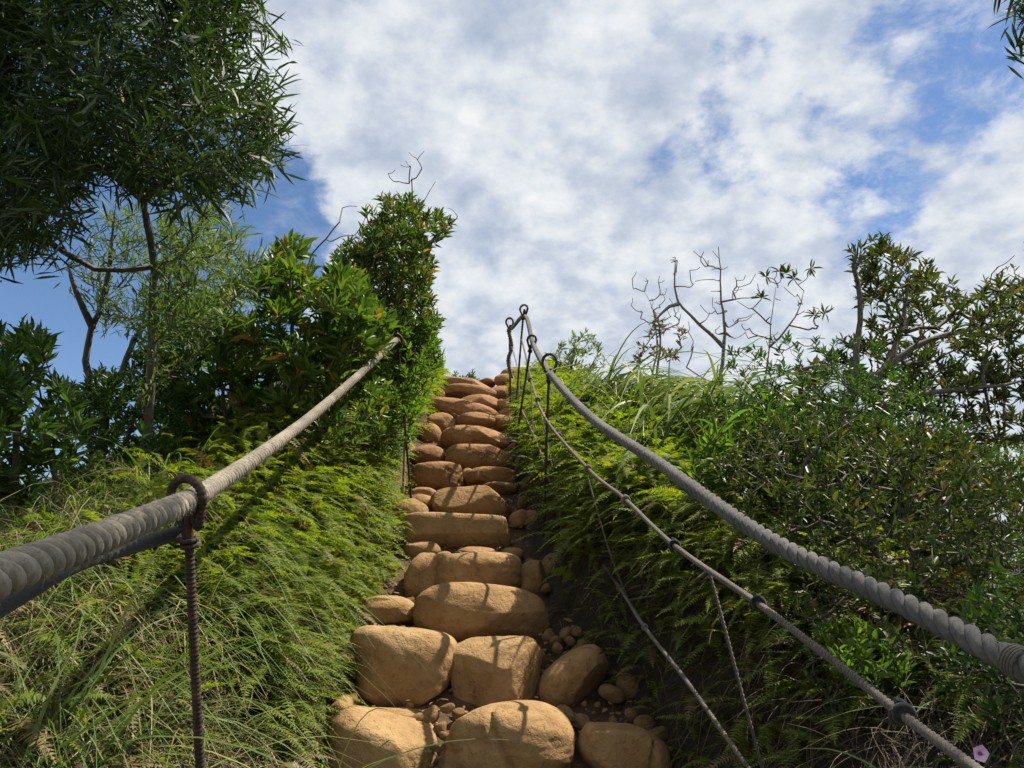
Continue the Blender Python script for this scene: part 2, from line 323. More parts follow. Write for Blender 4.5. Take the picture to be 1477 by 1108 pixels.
# ------------------------------------------------------------------ terrain
YC = [-3, 2.7, 3.9, 5.0, 6.5, 9.0, 11.4, 40]; XC = [-.16, -.20, -.29, -.34, -.48, -.51, -.53, -.9]
def xc(y): return np.interp(y, YC, XC)
def zstair(y):
    y = np.asarray(y, float); z = CZ - 1.80 + .411 * y
    return np.where(y > 11.2, CZ - 1.80 + .411 * 11.2 + .30 * (1 - np.exp(-np.maximum(y - 11.2, 0) / .8)) - .02 * np.maximum(y - 11.2, 0) ** 1.3, z)
def hwr(y): return np.interp(y, [1.5, 2.6, 3.2, 3.7, 5, 11], [.80, .80, .70, .50, .45, .54])
def hwl(y): return np.interp(y, [2.2, 3.5, 4.5, 11], [.50, .52, .47, .53])
_rg = np.random.default_rng(5); _K = [(nrm(_rg.normal(size=2)) * f, _rg.uniform(0, 6.28), a) for f, a in [(1.3, .10), (2.1, .07), (3.7, .05), (6.1, .03), (9, .02), (17, .012), (29, .008)] for _ in range(2)]
def bumps(x, y): return sum(a * np.sin(k[0] * x + k[1] * y + ph) for k, ph, a in _K)
def ground(x, y):
    x, y = np.asarray(x, float), np.asarray(y, float); off = x - xc(y)
    sl = np.maximum(-off - hwl(y), 0); sr = np.maximum(off - hwr(y), 0)
    fade = np.clip((13.0 - y) / 3.0, 0.25, 1)
    hl = .82 * (1 - np.exp(-sl / .33)) * fade - .42 * np.maximum(sl - 1.1, 0) ** 1.15
    hr = np.interp(y, [3.2, 5, 7, 9, 11.5], [.80, .66, .48, .34, .22]) * (1 - np.exp(-(sr / np.interp(y, [3, 4.5], [.17, .22])) ** 1.5)) - .52 * np.maximum(sr - np.interp(y, [2, 4, 8], [.75, 1.0, .7]), 0) ** 1.15
    bank = np.clip((sl + sr) / .5, 0, 1)
    z = zstair(y) - .075 + hl + hr + bumps(x, y) * (.12 + .42 * bank)
    dist = np.hypot(x, y - 4)
    low = -28 + 9 * np.sin(x / 160 + 1) * np.cos(y / 210) + 16 * np.clip((dist - 500) / 1500, 0, 1) * np.sin(x / 330 + y / 270)
    k = np.clip((dist - 16) / 60, 0, 1); k = k * k * (3 - 2 * k)
    return np.maximum(z, -24) * (1 - k) + low * k
def spaced(lo, hi, step, far):
    c = np.arange(lo, hi + 1e-6, step); g = [step]; s = 0; ext = []
    while s < far: g.append(g[-1] * 1.22); s += g[-1]; ext.append(s)
    e = np.array(ext); return np.concatenate([lo - e[::-1], c, hi + e])
gx = spaced(-2.6, 2.4, .05, 3500); gy = spaced(0.2, 12.8, .06, 3500)
X, Y = np.meshgrid(gx, gy); Z = ground(X, Y)
nx, ny = len(gx), len(gy); ii = (np.arange(ny - 1)[:, None] * nx + np.arange(nx - 1)[None])
mb = MB(); mb.add(np.stack([X, Y, Z], -1), np.stack([ii, ii + 1, ii + nx + 1, ii + nx], -1).reshape(-1, 4))
terr = mb.build('ground', M['soil'], kind='structure')
off = (X - xc(Y)); pm = np.clip(1.1 - np.maximum(np.maximum(-off - hwl(Y), (off - hwr(Y) + .05) * 2.2), 0) / .14, 0, 1) * (Y < 14) * (Y > -2)
at = terr.data.attributes.new('path', 'FLOAT', 'POINT'); at.data.foreach_set('value', pm.ravel().astype(np.float32))

# ------------------------------------------------------------------ the stone stairway
stair = thing('stone_stairway', 'steep stairway of rounded ochre boulders climbing through the ferns to the crest', 'stairway', (float(xc(2)), 2.0, float(zstair(2.0))))
def cube_sphere(n):
    a = np.linspace(-1, 1, n + 1); V = []; F = []; o = 0
    for ax in range(3):
        for s in (1, -1):
            A, B = np.meshgrid(a, a); c = [None] * 3; c[ax] = np.full_like(A, s); c[(ax + 1) % 3] = A * s; c[(ax + 2) % 3] = B
            V.append(np.stack(c, -1).reshape(-1, 3)); i = np.arange(n)[:, None] * (n + 1) + np.arange(n)[None] + o
            F.append(np.stack([i, i + 1, i + n + 2, i + n + 1], -1).reshape(-1, 4)); o += (n + 1) ** 2
    V = np.concatenate(V); F = np.concatenate(F)
    key = np.round(V * 1e4).astype(int); u, inv = np.unique(key, axis=0, return_inverse=True); inv = inv.ravel()
    W = np.zeros((len(u), 3)); W[inv] = V
    return W, inv[F]
CS = {n: cube_sphere(n) for n in (4, 6, 12, 30)}
def rock(rng, half, power=2.6, rough=.10, n=12, taper=(0, 0), flat_top=0.0):
    V, F = CS[n]; V = V.copy(); V = np.tan(V * .78) / math.tan(.78)
    l = (np.abs(V) ** power).sum(1, keepdims=True) ** (1 / power); S = V / l
    amp = np.zeros(len(S))
    for f, a in ((1.6, .55), (2.8, .40), (4.6, .22), (8.5, .09), (15, .04)):
        for _ in range(3): amp += a * np.sin(S @ (nrm(rng.normal(size=3)) * f) + rng.uniform(0, 6.28)) / 1.7
    S = S * (1 + rough * amp)[:, None]
    for _ in range(rng.integers(3, 7)):                       # broken facets
        d = nrm(rng.normal(size=3)); h = S @ d; c = rng.uniform(.72, .95); S = S - np.maximum(h - c, 0)[:, None] * .80 * d
    if n >= 12:                                               # weathered ledges, dents and small pits
        for _ in range(9):
            d = nrm(rng.normal(size=3)); r_ = rng.uniform(.10, .30); q = np.linalg.norm(S - d * rng.uniform(.85, 1.0), axis=1) / r_
            S = S * (1 - rough * rng.uniform(.15, .7) * np.exp(-q ** 2 * 2))[:, None]
        d = nrm(rng.normal(size=3)); e = nrm(rng.normal(size=3)); h = S @ d + .12 * np.sin(S @ e * 5) - rng.uniform(-.3, .3)
        S = S * (1 - min(rough, .12) * np.exp(-(h / .035) ** 2) * np.clip((S @ e - rng.uniform(-.3, .2)) * 4, 0, 1) * .9)[:, None]
        for f, a in ((22, .0035), (41, .002)):
            for _ in range(4): S = S * (1 + a * .6 * np.sin(S @ (nrm(rng.normal(size=3)) * f) + rng.uniform(0, 6.28)))[:, None]
    S[:, 0] *= 1 + taper[0] * S[:, 2]; S[:, 2] += taper[1] * S[:, 0]
    if n >= 12: S[:, [0, 2]] /= np.abs(S[:, [0, 2]]).max(0)
    if flat_top: S[:, 2] = np.where(S[:, 2] > 0, np.minimum(S[:, 2], flat_top + (S[:, 2] - flat_top) * .25), S[:, 2])
    return S * np.asarray(half), F
def dst(v): return 1770.0 / (v - 400.0)
# u, v, width, height, roll (deg, + = right end down), power, roughness, taper, thickness factor, depth shift
STONES = [
 (548, 1088, 160, 108, 4, 3.1, .10, (0, -.10), .95, 0), (735, 1086, 210, 122, 0, 2.9, .13, (-.08, 0), .9, 0), (905, 1092, 135, 82, 14, 2.3, .10, (0, 0), .9, 0), (448, 1092, 52, 46, 0, 2.4, .12, (0, 0), 1, .05),
 (492, 1028, 32, 44, 0, 2.3, .08, (0, 0), .9, -.06), (560, 1048, 130, 45, 2, 3, .10, (0, 0), .8, .12),
 (578, 972, 156, 118, 3, 4.6, .09, (.15, -.03), .85, 0), (716, 980, 134, 112, -2, 3.4, .10, (.03, 0), .9, 0), (826, 984, 116, 66, -38, 2.5, .11, (0, 0), 1.0, 0),
 (699, 892, 204, 88, 3, 2.8, .07, (0, 0), .9, 0), (556, 887, 86, 50, 0, 2.4, .09, (0, 0), .9, 0),
 (606, 835, 66, 68, 0, 3.6, .13, (.16, 0), .9, 0), (692, 834, 132, 66, 0, 3.3, .08, (-.05, 0), .9, 0), (768, 838, 44, 58, 0, 2.6, .2, (0, 0), .9, .05), (808, 828, 58, 60, 0, 2.5, .14, (0, 0), .8, .1),
 (608, 796, 62, 34, 0, 2.4, .1, (0, 0), .9, .15), (690, 803, 66, 28, 0, 2.4, .1, (0, 0), .9, .08), (738, 802, 36, 22, 0, 2.3, .1, (0, 0), .9, .08), (640, 806, 26, 22, 0, 2.3, .1, (0, 0), .9, 0),
 (668, 772, 166, 52, 2.4, 7.0, .025, (.01, 0), .62, 0),
 (679, 729, 120, 52, 3, 3.0, .09, (0, 0), .9, 0), (588, 741, 66, 42, -8, 2.5, .09, (0, 0), .9, .05), (608, 735, 54, 42, 10, 2.4, .08, (0, 0), .9, .25), (612, 716, 44, 26, 6, 2.4, .1, (0, 0), .9, .1), (749, 748, 28, 26, 0, 2.3, .1, (0, 0), .9, 0), (770, 752, 40, 30, 0, 2.4, .12, (0, 0), .9, .1),
 (632, 690, 86, 44, 3, 2.9, .07, (0, 0), .9, 0), (710, 692, 78, 34, 4, 2.8, .08, (0, 0), .9, 0), (674, 685, 20, 18, 0, 2.4, .1, (0, 0), .9, .0), (722, 706, 52, 18, 3, 2.4, .1, (0, 0), .9, .1),
 (617, 660, 52, 36, 0, 2.2, .05, (0, 0), .95, 0), (692, 664, 98, 44, 3, 3.2, .07, (0, 0), .9, 0), (583, 657, 34, 40, 0, 2.2, .06, (0, 0), .9, .05),
 (617, 628, 38, 38, 0, 2.1, .05, (0, 0), .95, 0), (686, 636, 102, 40, 3, 3.0, .06, (0, 0), .9, 0), (596, 632, 26, 28, 0, 2.2, .06, (0, 0), .9, .2),
 (638, 613, 46, 34, 8, 2.4, .09, (0, 0), .9, 0), (688, 611, 64, 28, 2, 2.8, .06, (0, 0), .9, 0), (728, 614, 44, 32, 0, 2.4, .1, (0, 0), .9, .1),
 (668, 595, 104, 36, 12, 2.7, .10, (0, .05), .9, 0), (622, 590, 32, 30, 10, 2.4, .1, (0, 0), .9, .0), (735, 600, 34, 26, 20, 2.4, .14, (0, 0), .9, .3), (692, 584, 64, 26, 6, 2.7, .08, (0, 0), .9, 0), (728, 588, 42, 22, 25, 2.4, .12, (0, 0), .9, .2),
 (628, 571, 30, 22, 8, 2.3, .08, (0, 0), .9, .0), (678, 569, 80, 24, 6, 2.7, .08, (0, 0), .9, 0), (723, 568, 32, 24, 0, 2.2, .06, (0, 0), .9, 0),
 (676, 558, 78, 20, 5, 3.0, .10, (0, 0), .9, 0), (648, 552, 28, 18, 0, 2.4, .1, (0, 0), .9, 0), (728, 549, 30, 22, -10, 2.5, .12, (0, 0), .9, 0), (748, 549, 54, 40, 0, 2.6, .16, (0, 0), .9, .3), (625, 556, 26, 18, 0, 2.4, .1, (0, 0), .9, .4), (700, 552, 30, 12, 0, 2.4, .1, (0, 0), .9, .6)]
rng = np.random.default_rng(11)
for i, (u, v, ww, hh, roll, pw, rf, tp, th, ds) in enumerate(STONES):
    d = dst(v) + ds; k = d / FPX; k *= 1.03; half = np.array([ww * k / 2, 0, hh * k / 2]); half[1] = max(min(half[0], .26), half[2]) * th
    half[2] *= 1.02
    V, F = rock(rng, half, pw, rf, 30 if ww > 75 else 12, tp)
    c = P(u, v, d) + np.array([0, half[1] * .35, 0])
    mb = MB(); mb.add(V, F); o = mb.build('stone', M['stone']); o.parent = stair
    o.location = Vector(c) - stair.location; o.rotation_euler = (R(-9), R(roll), R(rng.uniform(-5, 5)))
    if i == 19: o['label'] = 'squared dark slab laid as a step'
# loose pebbles: the larger ones one by one
peb_mesh = []
for s in range(5):
    V, F = rock(rng, (.5, .42, .36), 2.6, .2, 6); mb = MB(); mb.add(V, F); o = mb.build('pebble', M['stone'], link=False); peb_mesh.append(o.data)
def pebble(u, v, wpx, ds=0.0):
    d = dst(v) + ds; o = bpy.data.objects.new('pebble', peb_mesh[rng.integers(5)]); COL.objects.link(o); o.parent = stair
    s = wpx * d / FPX; o.scale = (s * rng.uniform(.85, 1.15), s * rng.uniform(.8, 1.1), s * rng.uniform(.8, 1.2))
    o.location = Vector(P(u, v, d)) - stair.location; o.rotation_euler = tuple(rng.uniform(-.6, .6, 3) + np.array([0, 0, rng.uniform(0, 6)]))
for a in [(620, 1034, 32), (602, 1042, 26), (645, 1022, 22), (662, 1030, 18), (815, 1030, 30), (838, 1042, 26), (850, 1050, 22), (752, 930, 22), (765, 938, 16), (780, 945, 18), (800, 925, 20), (815, 915, 22), (832, 912, 26),
          (848, 918, 24), (862, 928, 28), (870, 938, 32), (875, 945, 20), (822, 925, 18), (840, 930, 20), (805, 936, 18), (790, 918, 20), (855, 905, 18), (828, 900, 20), (590, 868, 18), (570, 864, 14), (648, 812, 16), (655, 806, 12), (662, 800, 14),
          (775, 832, 20), (782, 815, 18), (765, 812, 16), (788, 850, 22), (620, 727, 16), (630, 722, 12), (673, 680, 14), (668, 684, 10), (760, 700, 22), (755, 725, 22), (748, 668, 20), (742, 645, 16), (655, 630, 10), (657, 600, 10), (705, 575, 12), (930, 1048, 34), (950, 1062, 30), (885, 1040, 18), (910, 1030, 20), (930, 960, 30), (905, 990, 40), (880, 1000, 34), (900, 945, 26), (945, 985, 30),
          (505, 1010, 22), (470, 1062, 24), (640, 1062, 20), (632, 1078, 18), (636, 1050, 24), (600, 912, 14), (545, 908, 16), (520, 906, 18), (565, 910, 22), (580, 913, 20)]:
    pebble(*a, ds=rng.uniform(-.02, .06))
mb = MB(); V0, F0 = rock(rng, (.5, .42, .36), 2.3, .16, 4)
for k in range(1500):                                         # grit and gravel between the boulders
    y = 2.2 + 9.2 * rng.random() ** 1.5; x = xc(y) + rng.uniform(-hwl(y) - .02, hwr(y) - .04); s = rng.uniform(.008, .032)
    a = rng.uniform(0, 6.28); ca, sa = math.cos(a), math.sin(a); Vr = (V0 * s * rng.uniform(.7, 1.3, 3)) @ np.array([[ca, -sa, 0], [sa, ca, 0], [0, 0, 1]])
    mb.add(Vr + np.array([x, y, float(ground(x, y)) + s * .2]), F0)
mb.build('gravel', M['stone'], stair, kind='stuff')

# ------------------------------------------------------------------ ropes and rebar posts
L_ROPE = [(-120, 880, .62), (20, 823, .76), (150, 773, 1.0), (272, 722, 1.45), (320, 693, 1.83), (385, 649, 2.38), (450, 600, 3.15), (520, 539, 4.2), (572, 490, 5.2)]
R_ROPE = [(1640, 1050, .9), (1477, 962, 1.1), (1290, 865, 1.4), (1100, 773, 1.85), (950, 668, 2.6), (850, 600, 3.4), (793, 538, 4.6), (769, 496, 6.6), (757, 456, 8.0), (738, 474, 9.5)]
LOW_R = [(1480, 1170, .85), (1400, 1104, 1.0), (1300, 1030, 1.2), (1195, 948, 1.45), (1095, 872, 1.75), (970, 785, 2.4), (900, 719, 3.0), (848, 676, 3.5), (787, 604, 4.58), (768, 555, 6.0), (760, 520, 6.9), (752, 488, 8.0)]
FOOT_R = [(1120, 1160, 1.75), (1075, 1102, 1.9), (990, 982, 2.3), (930, 905, 2.75), (895, 850, 3.2), (850, 785, 3.75), (800, 710, 4.5), (775, 640, 5.4), (752, 590, 6.6)]
def pw(L): return np.array([P(*a) for a in L])
mb = MB(); twist(mb, pw(L_ROPE), .0228, .086, per=20, sides=28, yarns=9)
props(mb.build('rope', M['rope_pale']), 'thick pale twisted handrail rope sagging along the left side of the stairs', 'rope', 'thick handrail ropes')
mb = MB(); twist(mb, pw(R_ROPE), .0226, .112, per=20, sides=28, hand=1, yarns=9)
props(mb.build('rope', M['rope_grey']), 'thick grey twisted handrail rope descending along the right side of the stairs', 'rope', 'thick handrail ropes')
def fuzz(parent, L, mat, n, dmax, rad, seed):
    r_ = np.random.default_rng(seed); p = catmull(pw(L), .01); p = p[depth_of(p) < dmax]; i = r_.integers(2, len(p) - 2, n); t, nn, b = frames(p); a = r_.uniform(0, 6.28, n)
    rd = np.cos(a)[:, None] * nn[i] + np.sin(a)[:, None] * b[i]; mb = MB(); ribbons(mb, p[i] + rd * rad * .90, rd * .7 + r_.normal(0, .6, (n, 3)), r_.uniform(.004, .013, n), r_.uniform(.0004, .0008, n), r_.uniform(0, .5, n), r_, 2, .3); mb.build('fibre', mat, parent, kind='stuff')
fuzz(bpy.data.objects['rope'], L_ROPE, M['rope_pale'], 5200, 2.6, .0228, 301); fuzz(bpy.data.objects['rope.001'], R_ROPE, M['rope_grey'], 3600, 2.8, .0222, 302)
c0 = P(1470, 957, 1.108); tg = nrm(P(1477, 962, 1.1) - P(1290, 865, 1.4)); n0 = nrm(np.cross(tg, [0, 0, 1.0])); b0 = np.cross(n0, tg); a_ = np.linspace(0, 2 * math.pi * 4.2, 90)
mb = MB(); tube(mb, c0 + (np.cos(a_)[:, None] * n0 + np.sin(a_)[:, None] * b0) * .0245 + (np.linspace(-1, 1, 90) * .012)[:, None] * tg, .0022, 6); mb.build('wire_binding', M['rope_thin'], bpy.data.objects['rope.001'])
mb = MB(); twist(mb, pw(LOW_R), .0090, .037, per=9, sides=6)
lo = mb.build('rope', M['rope_thin']); props(lo, 'thin knotted rope running below the thick right handrail rope', 'rope')
def knot(p, t, r, parent, mat):
    mb = MB(); t = nrm(t); n = nrm(np.cross(t, [0, 0, 1.0])); b = np.cross(n, t); a = np.linspace(0, 2 * math.pi * 2.3, 46)
    q = p + np.cos(a)[:, None] * n * r + np.sin(a)[:, None] * b * r + (np.linspace(-1, 1, 46) * r * .9)[:, None] * t + (np.sin(a * .5) * r * .35)[:, None] * b
    q = (q - p) * .66 + p; tube(mb, q, r * .40, 7); mb.build('knot', mat, parent)
for a, b, r in [((1300, 1030, 1.2), (1195, 948, 1.45), .019), ((1092, 870, 1.76), (970, 785, 2.4), .018), ((972, 786, 2.39), (900, 719, 3.), .018), ((902, 721, 2.98), (848, 676, 3.5), .018), ((848, 676, 3.5), (787, 604, 4.58), .017), ((806, 628, 4.2), (787, 604, 4.58), .016), ((776, 577, 5.2), (760, 520, 6.9), .02), ((765, 548, 6.2), (760, 520, 6.9), .02)]:
    knot(P(*a), P(*b) - P(*a), r, lo, M['rope_dark'] if a[0] > 940 else M['rope_thin'])
mb = MB(); twist(mb, pw(FOOT_R), .0072, .030, per=8, sides=5); fr = mb.build('rope', M['rope_thin'])
props(fr, 'thinnest brown rope along the foot of the right fern bank', 'rope')
for a, b in [((930, 905, 2.75), (895, 850, 3.2)), ((893, 848, 3.22), (850, 785, 3.75)), ((852, 788, 3.72), (800, 710, 4.5))]: knot(P(*a), P(*b) - P(*a), .012, fr, M['rope_thin'])
CORDS = [([(1022, 822, 2.08), (1045, 905, 2.02), (1070, 1000, 1.98), (1100, 1108, 1.93), (1112, 1150, 1.9)], .0055, 'twisted pale cord hanging from the thin knotted rope in front of the dark right bank'),
         ([(846, 682, 3.5), (868, 760, 3.4), (886, 815, 3.3), (905, 862, 3.18)], .005, 'cord tied between the thin rope and the foot rope over the right ferns'),
         ([(776, 580, 5.2), (790, 640, 4.9), (806, 722, 4.4)], .005, 'cord hanging from the thin rope just right of the first right post'),
         ([(766, 556, 6.1), (768, 600, 5.9), (770, 655, 5.6)], .006, 'cord hanging from the thin rope between the first and second right posts'),
         ([(905, 866, 3.15), (960, 855, 2.9), (1000, 838, 2.7), (1022, 822, 2.5)], .005, 'slack cord slanting up to the right from the foot rope across the ferns'),
         ([(738, 500, 9.4), (746, 530, 8.7), (750, 570, 7.9)], .006, 'cord slanting down from the far right post at the crest')]
for pts, r, lab in CORDS:
    mb = MB(); twist(mb, pw(pts), r, r * 5, strands=2, per=8, sides=5); props(mb.build('cord', M['rope_thin']), lab, 'cord', 'cords tied between the right ropes')
mb = MB(); tube(mb, catmull(pw([(-150, 950, .62), (0, 872, .84), (110, 812, 1.12), (200, 785, 1.38), (262, 768, 1.5)]), .02), .0150, 10)
props(mb.build('rope', M['rope_dark']), 'dark smooth rope under the pale left handrail rope, ending at the rusty post', 'rope')

def ribbed(mb, pts, r, sides=9, pitch=.0095, amp=.16, step=.0024):
    p = catmull(pts, step); s = np.concatenate([[0], np.cumsum(np.linalg.norm(np.diff(p, axis=0), axis=1))])
    tube(mb, p, r * (1 + amp * (np.cos(2 * math.pi * s / pitch) > .45)), sides)
def hook_post(top, foot, r, loop_r, label, side_dir, lean_back=True, fine=True, name='rebar_post'):
    """straight bar whose top is bent round into an eye that swallows the rope and returns to the stem"""
    top, foot = np.asarray(top, float), np.asarray(foot, float); ax = nrm(top - foot)
    for _ in range(60):
        if foot[2] > float(ground(foot[0], foot[1])) - .06: foot = foot - ax * .02
    s = nrm(np.asarray(side_dir) - ax * np.dot(side_dir, ax))
    root = thing(name, label, 'post', foot, 'rusty rebar posts that carry the ropes')
    c = top - ax * loop_r; base = c - ax * loop_r * 2.1
    a = np.linspace(R(-12), R(215), 12)
    eye = [c + s * (loop_r * math.cos(t)) + ax * (loop_r * math.sin(t)) for t in a]
    mb = MB(); ribbed(mb, [foot, base - ax * .03, base + s * loop_r * .62 + ax * loop_r * .55] + eye + [base + ax * loop_r * .35 - s * loop_r * .25, base - ax * loop_r * .55 + s * r * .3], r, step=.0024 if fine else .01)
    mb.build('bar', M['rust'], root)
    mb = MB(); k = np.linspace(0, 2 * math.pi, 15); t2 = np.cross(ax, s)
    for h in (0, r * 1.3):
        tube(mb, base - ax * (loop_r * .2 + h) + (np.cos(k)[:, None] * s + np.sin(k)[:, None] * t2) * r * 1.7, r * .55, 6, cap=False)
    mb.build('tie', M['rust'], root)
    return root
pt = P(268, 690, 1.45); pf = P(288, 1075, 1.50)
hook_post(pt, pf, .0088, .038, 'near rusty ribbed rebar post with a looped eye round the pale left rope', (.93, -.30, 0))
hook_post(P(793, 511, 4.6), P(786, 716, 4.6), .0085, .050, 'first and nearest rebar hook post on the right edge of the stairs', (.8, -.5, 0), fine=False)
hook_post(P(768, 484, 6.6), P(748, 616, 6.5), .0105, .042, 'second rebar hook post up the right edge of the stairs, leaning right', (.9, -.4, 0), fine=False)
hook_post(P(756, 440, 8.0), P(745, 578, 7.8), .0105, .045, 'third and tallest rebar hook post on the right, standing out against the sky', (.9, -.4, 0), fine=False)
fp = hook_post(P(735, 459, 9.5), P(736, 562, 9.6), .0125, .05, 'farthest rebar post at the crest wrapped in frayed rope', (.9, -.4, 0), fine=False)
mb = MB(); twist(mb, pw([(733, 475, 9.48), (738, 500, 9.48), (733, 520, 9.5), (738, 545, 9.52)]), .028, .10, per=8, sides=6); mb.build('rope_wrapping', M['rope_thin'], fp)
hook_post(P(573, 483, 5.2), P(577, 530, 5.25), .0085, .036, 'far left rebar post under the shrub where the pale rope ends', (.9, -.4, 0), fine=False)
def hook_pin(u, v0, v1, d, lr, label, lean=0):
    f, t = P(u - lean, v1, d), P(u, v0, d - .02); root = thing('iron_pin', label, 'pin', f, 'small hooked iron pins in the steps')
    ax = nrm(t - f); s = np.array([1.0, -.25, 0]); c = t - ax * lr; a = np.linspace(R(-125), R(200), 14)
    mb = MB(); tube(mb, catmull([f, c - ax * lr * 2.2 - s * lr * .3] + [c + s * lr * math.cos(x) * -1 + ax * lr * math.sin(x) for x in a[::-1]], .006), .0042, 6); mb.build('bar', M['rust_pin'], root)
hook_pin(593, 671, 722, 6.0, .026, 'rusty hooked pin left of the step with the long boulder beneath the round stones')
hook_pin(650, 675, 706, 5.85, .024, 'hooked pin in front of the right end of that same long boulder')
hook_pin(695, 652, 678, 6.5, .026, 'hooked pin before the boulder one step above the two side by side')
hook_pin(730, 600, 630, 8.0, .032, 'hooked pin leaning at the right edge high up the stairs', lean=-6)
hook_pin(735, 722, 752, 5.2, .026, 'hooked pin at the right end of the rounded boulder above the square slab', lean=3)

# ------------------------------------------------------------------ plants
def in_poly(poly, n, rng):
    poly = np.asarray(poly, float); lo, hi = poly.min(0), poly.max(0); got = []; m = 0
    while m < n:
        q = rng.uniform(lo, hi, (n * 3, 2)); ins = np.zeros(len(q), bool); j = len(poly) - 1
        for i in range(len(poly)):
            a, b = poly[i], poly[j]; cond = ((a[1] > q[:, 1]) != (b[1] > q[:, 1])); x = (b[0] - a[0]) * (q[:, 1] - a[1]) / (b[1] - a[1] + 1e-9) + a[0]
            ins ^= cond & (q[:, 0] < x); j = i
        got.append(q[ins]); m += ins.sum()
    return np.concatenate(got)[:n]
def crown_tips(polys, n, d0, d1, rng):
    out = []; areas = [np.ptp(np.asarray(p)[:, 0]) * np.ptp(np.asarray(p)[:, 1]) for p in polys]
    for poly, ar in zip(polys, areas):
        m = max(3, int(n * ar / sum(areas))); q = in_poly(poly, m, rng); c = np.mean(poly, 0); hs = np.ptp(np.asarray(poly), axis=0) / 2
        rho = np.clip(np.linalg.norm((q - c) / hs, axis=1), 0, 1); half = (d1 - d0) / 2 * np.sqrt(np.maximum(1 - rho ** 2, .12))
        out.append(P(q[:, 0], q[:, 1], (d0 + d1) / 2 + half * rng.uniform(-1, 1, m)))
    return np.concatenate(out)
def grow(trunks, tips, rng, seg=.16, up_pen=.35, wig=.16, r_tip=.0022, expo=.42):
    """tips sprout from the nearest woody node nearer the root; returns wood paths with radii and the direction of every tip"""
    nodes = []; par = []; cnt = []; paths = []
    for tr in trunks:
        prev = -1
        if nodes:
            dd = np.linalg.norm(np.array(nodes) - tr[0], axis=1)
            if dd.min() < .12: prev = int(dd.argmin())
        for q in tr: nodes.append(np.asarray(q)); par.append(prev); cnt.append(0); prev = len(nodes) - 1
    root = nodes[0]; order = np.argsort(np.linalg.norm(tips - root, axis=1)); tdir = np.zeros_like(tips)
    hgt = [0.0] * len(nodes)
    for i in range(len(nodes)): hgt[i] = 0 if par[i] < 0 else hgt[par[i]] + np.linalg.norm(nodes[i] - nodes[par[i]])
    for k in order:
        t = tips[k]; N = np.array(nodes); dd = np.linalg.norm(N - t, axis=1) + .22 * np.array(hgt) + np.where(N[:, 2] > t[2] + .05, up_pen, 0)
        a = int(dd.argmin()); st = N[a]; ln = np.linalg.norm(t - st); m = max(2, int(ln / seg) + 1); s = np.linspace(0, 1, m + 1)[1:, None]
        bow = rng.normal(0, wig, 3) * ln * .5 + np.array([0, 0, -.10 * ln])
        pts = st + (t - st) * s + np.sin(s * math.pi) * bow + rng.normal(0, wig * .06, (m, 3)) * ln * (s < 1); prev = a; chain = [a]
        for q in pts: nodes.append(q); par.append(prev); cnt.append(0); hgt.append(hgt[prev] + np.linalg.norm(q - nodes[prev])); prev = len(nodes) - 1; chain.append(prev)
        tdir[k] = nodes[prev] - nodes[par[prev]]; cnt[prev] += 1; paths.append(chain)
    for i in range(len(nodes) - 1, -1, -1):
        if par[i] >= 0: cnt[par[i]] += cnt[i]
    rad = np.array([r_tip * max(c, 1) ** expo for c in cnt]); return np.array(nodes), rad, paths, nrm(tdir)
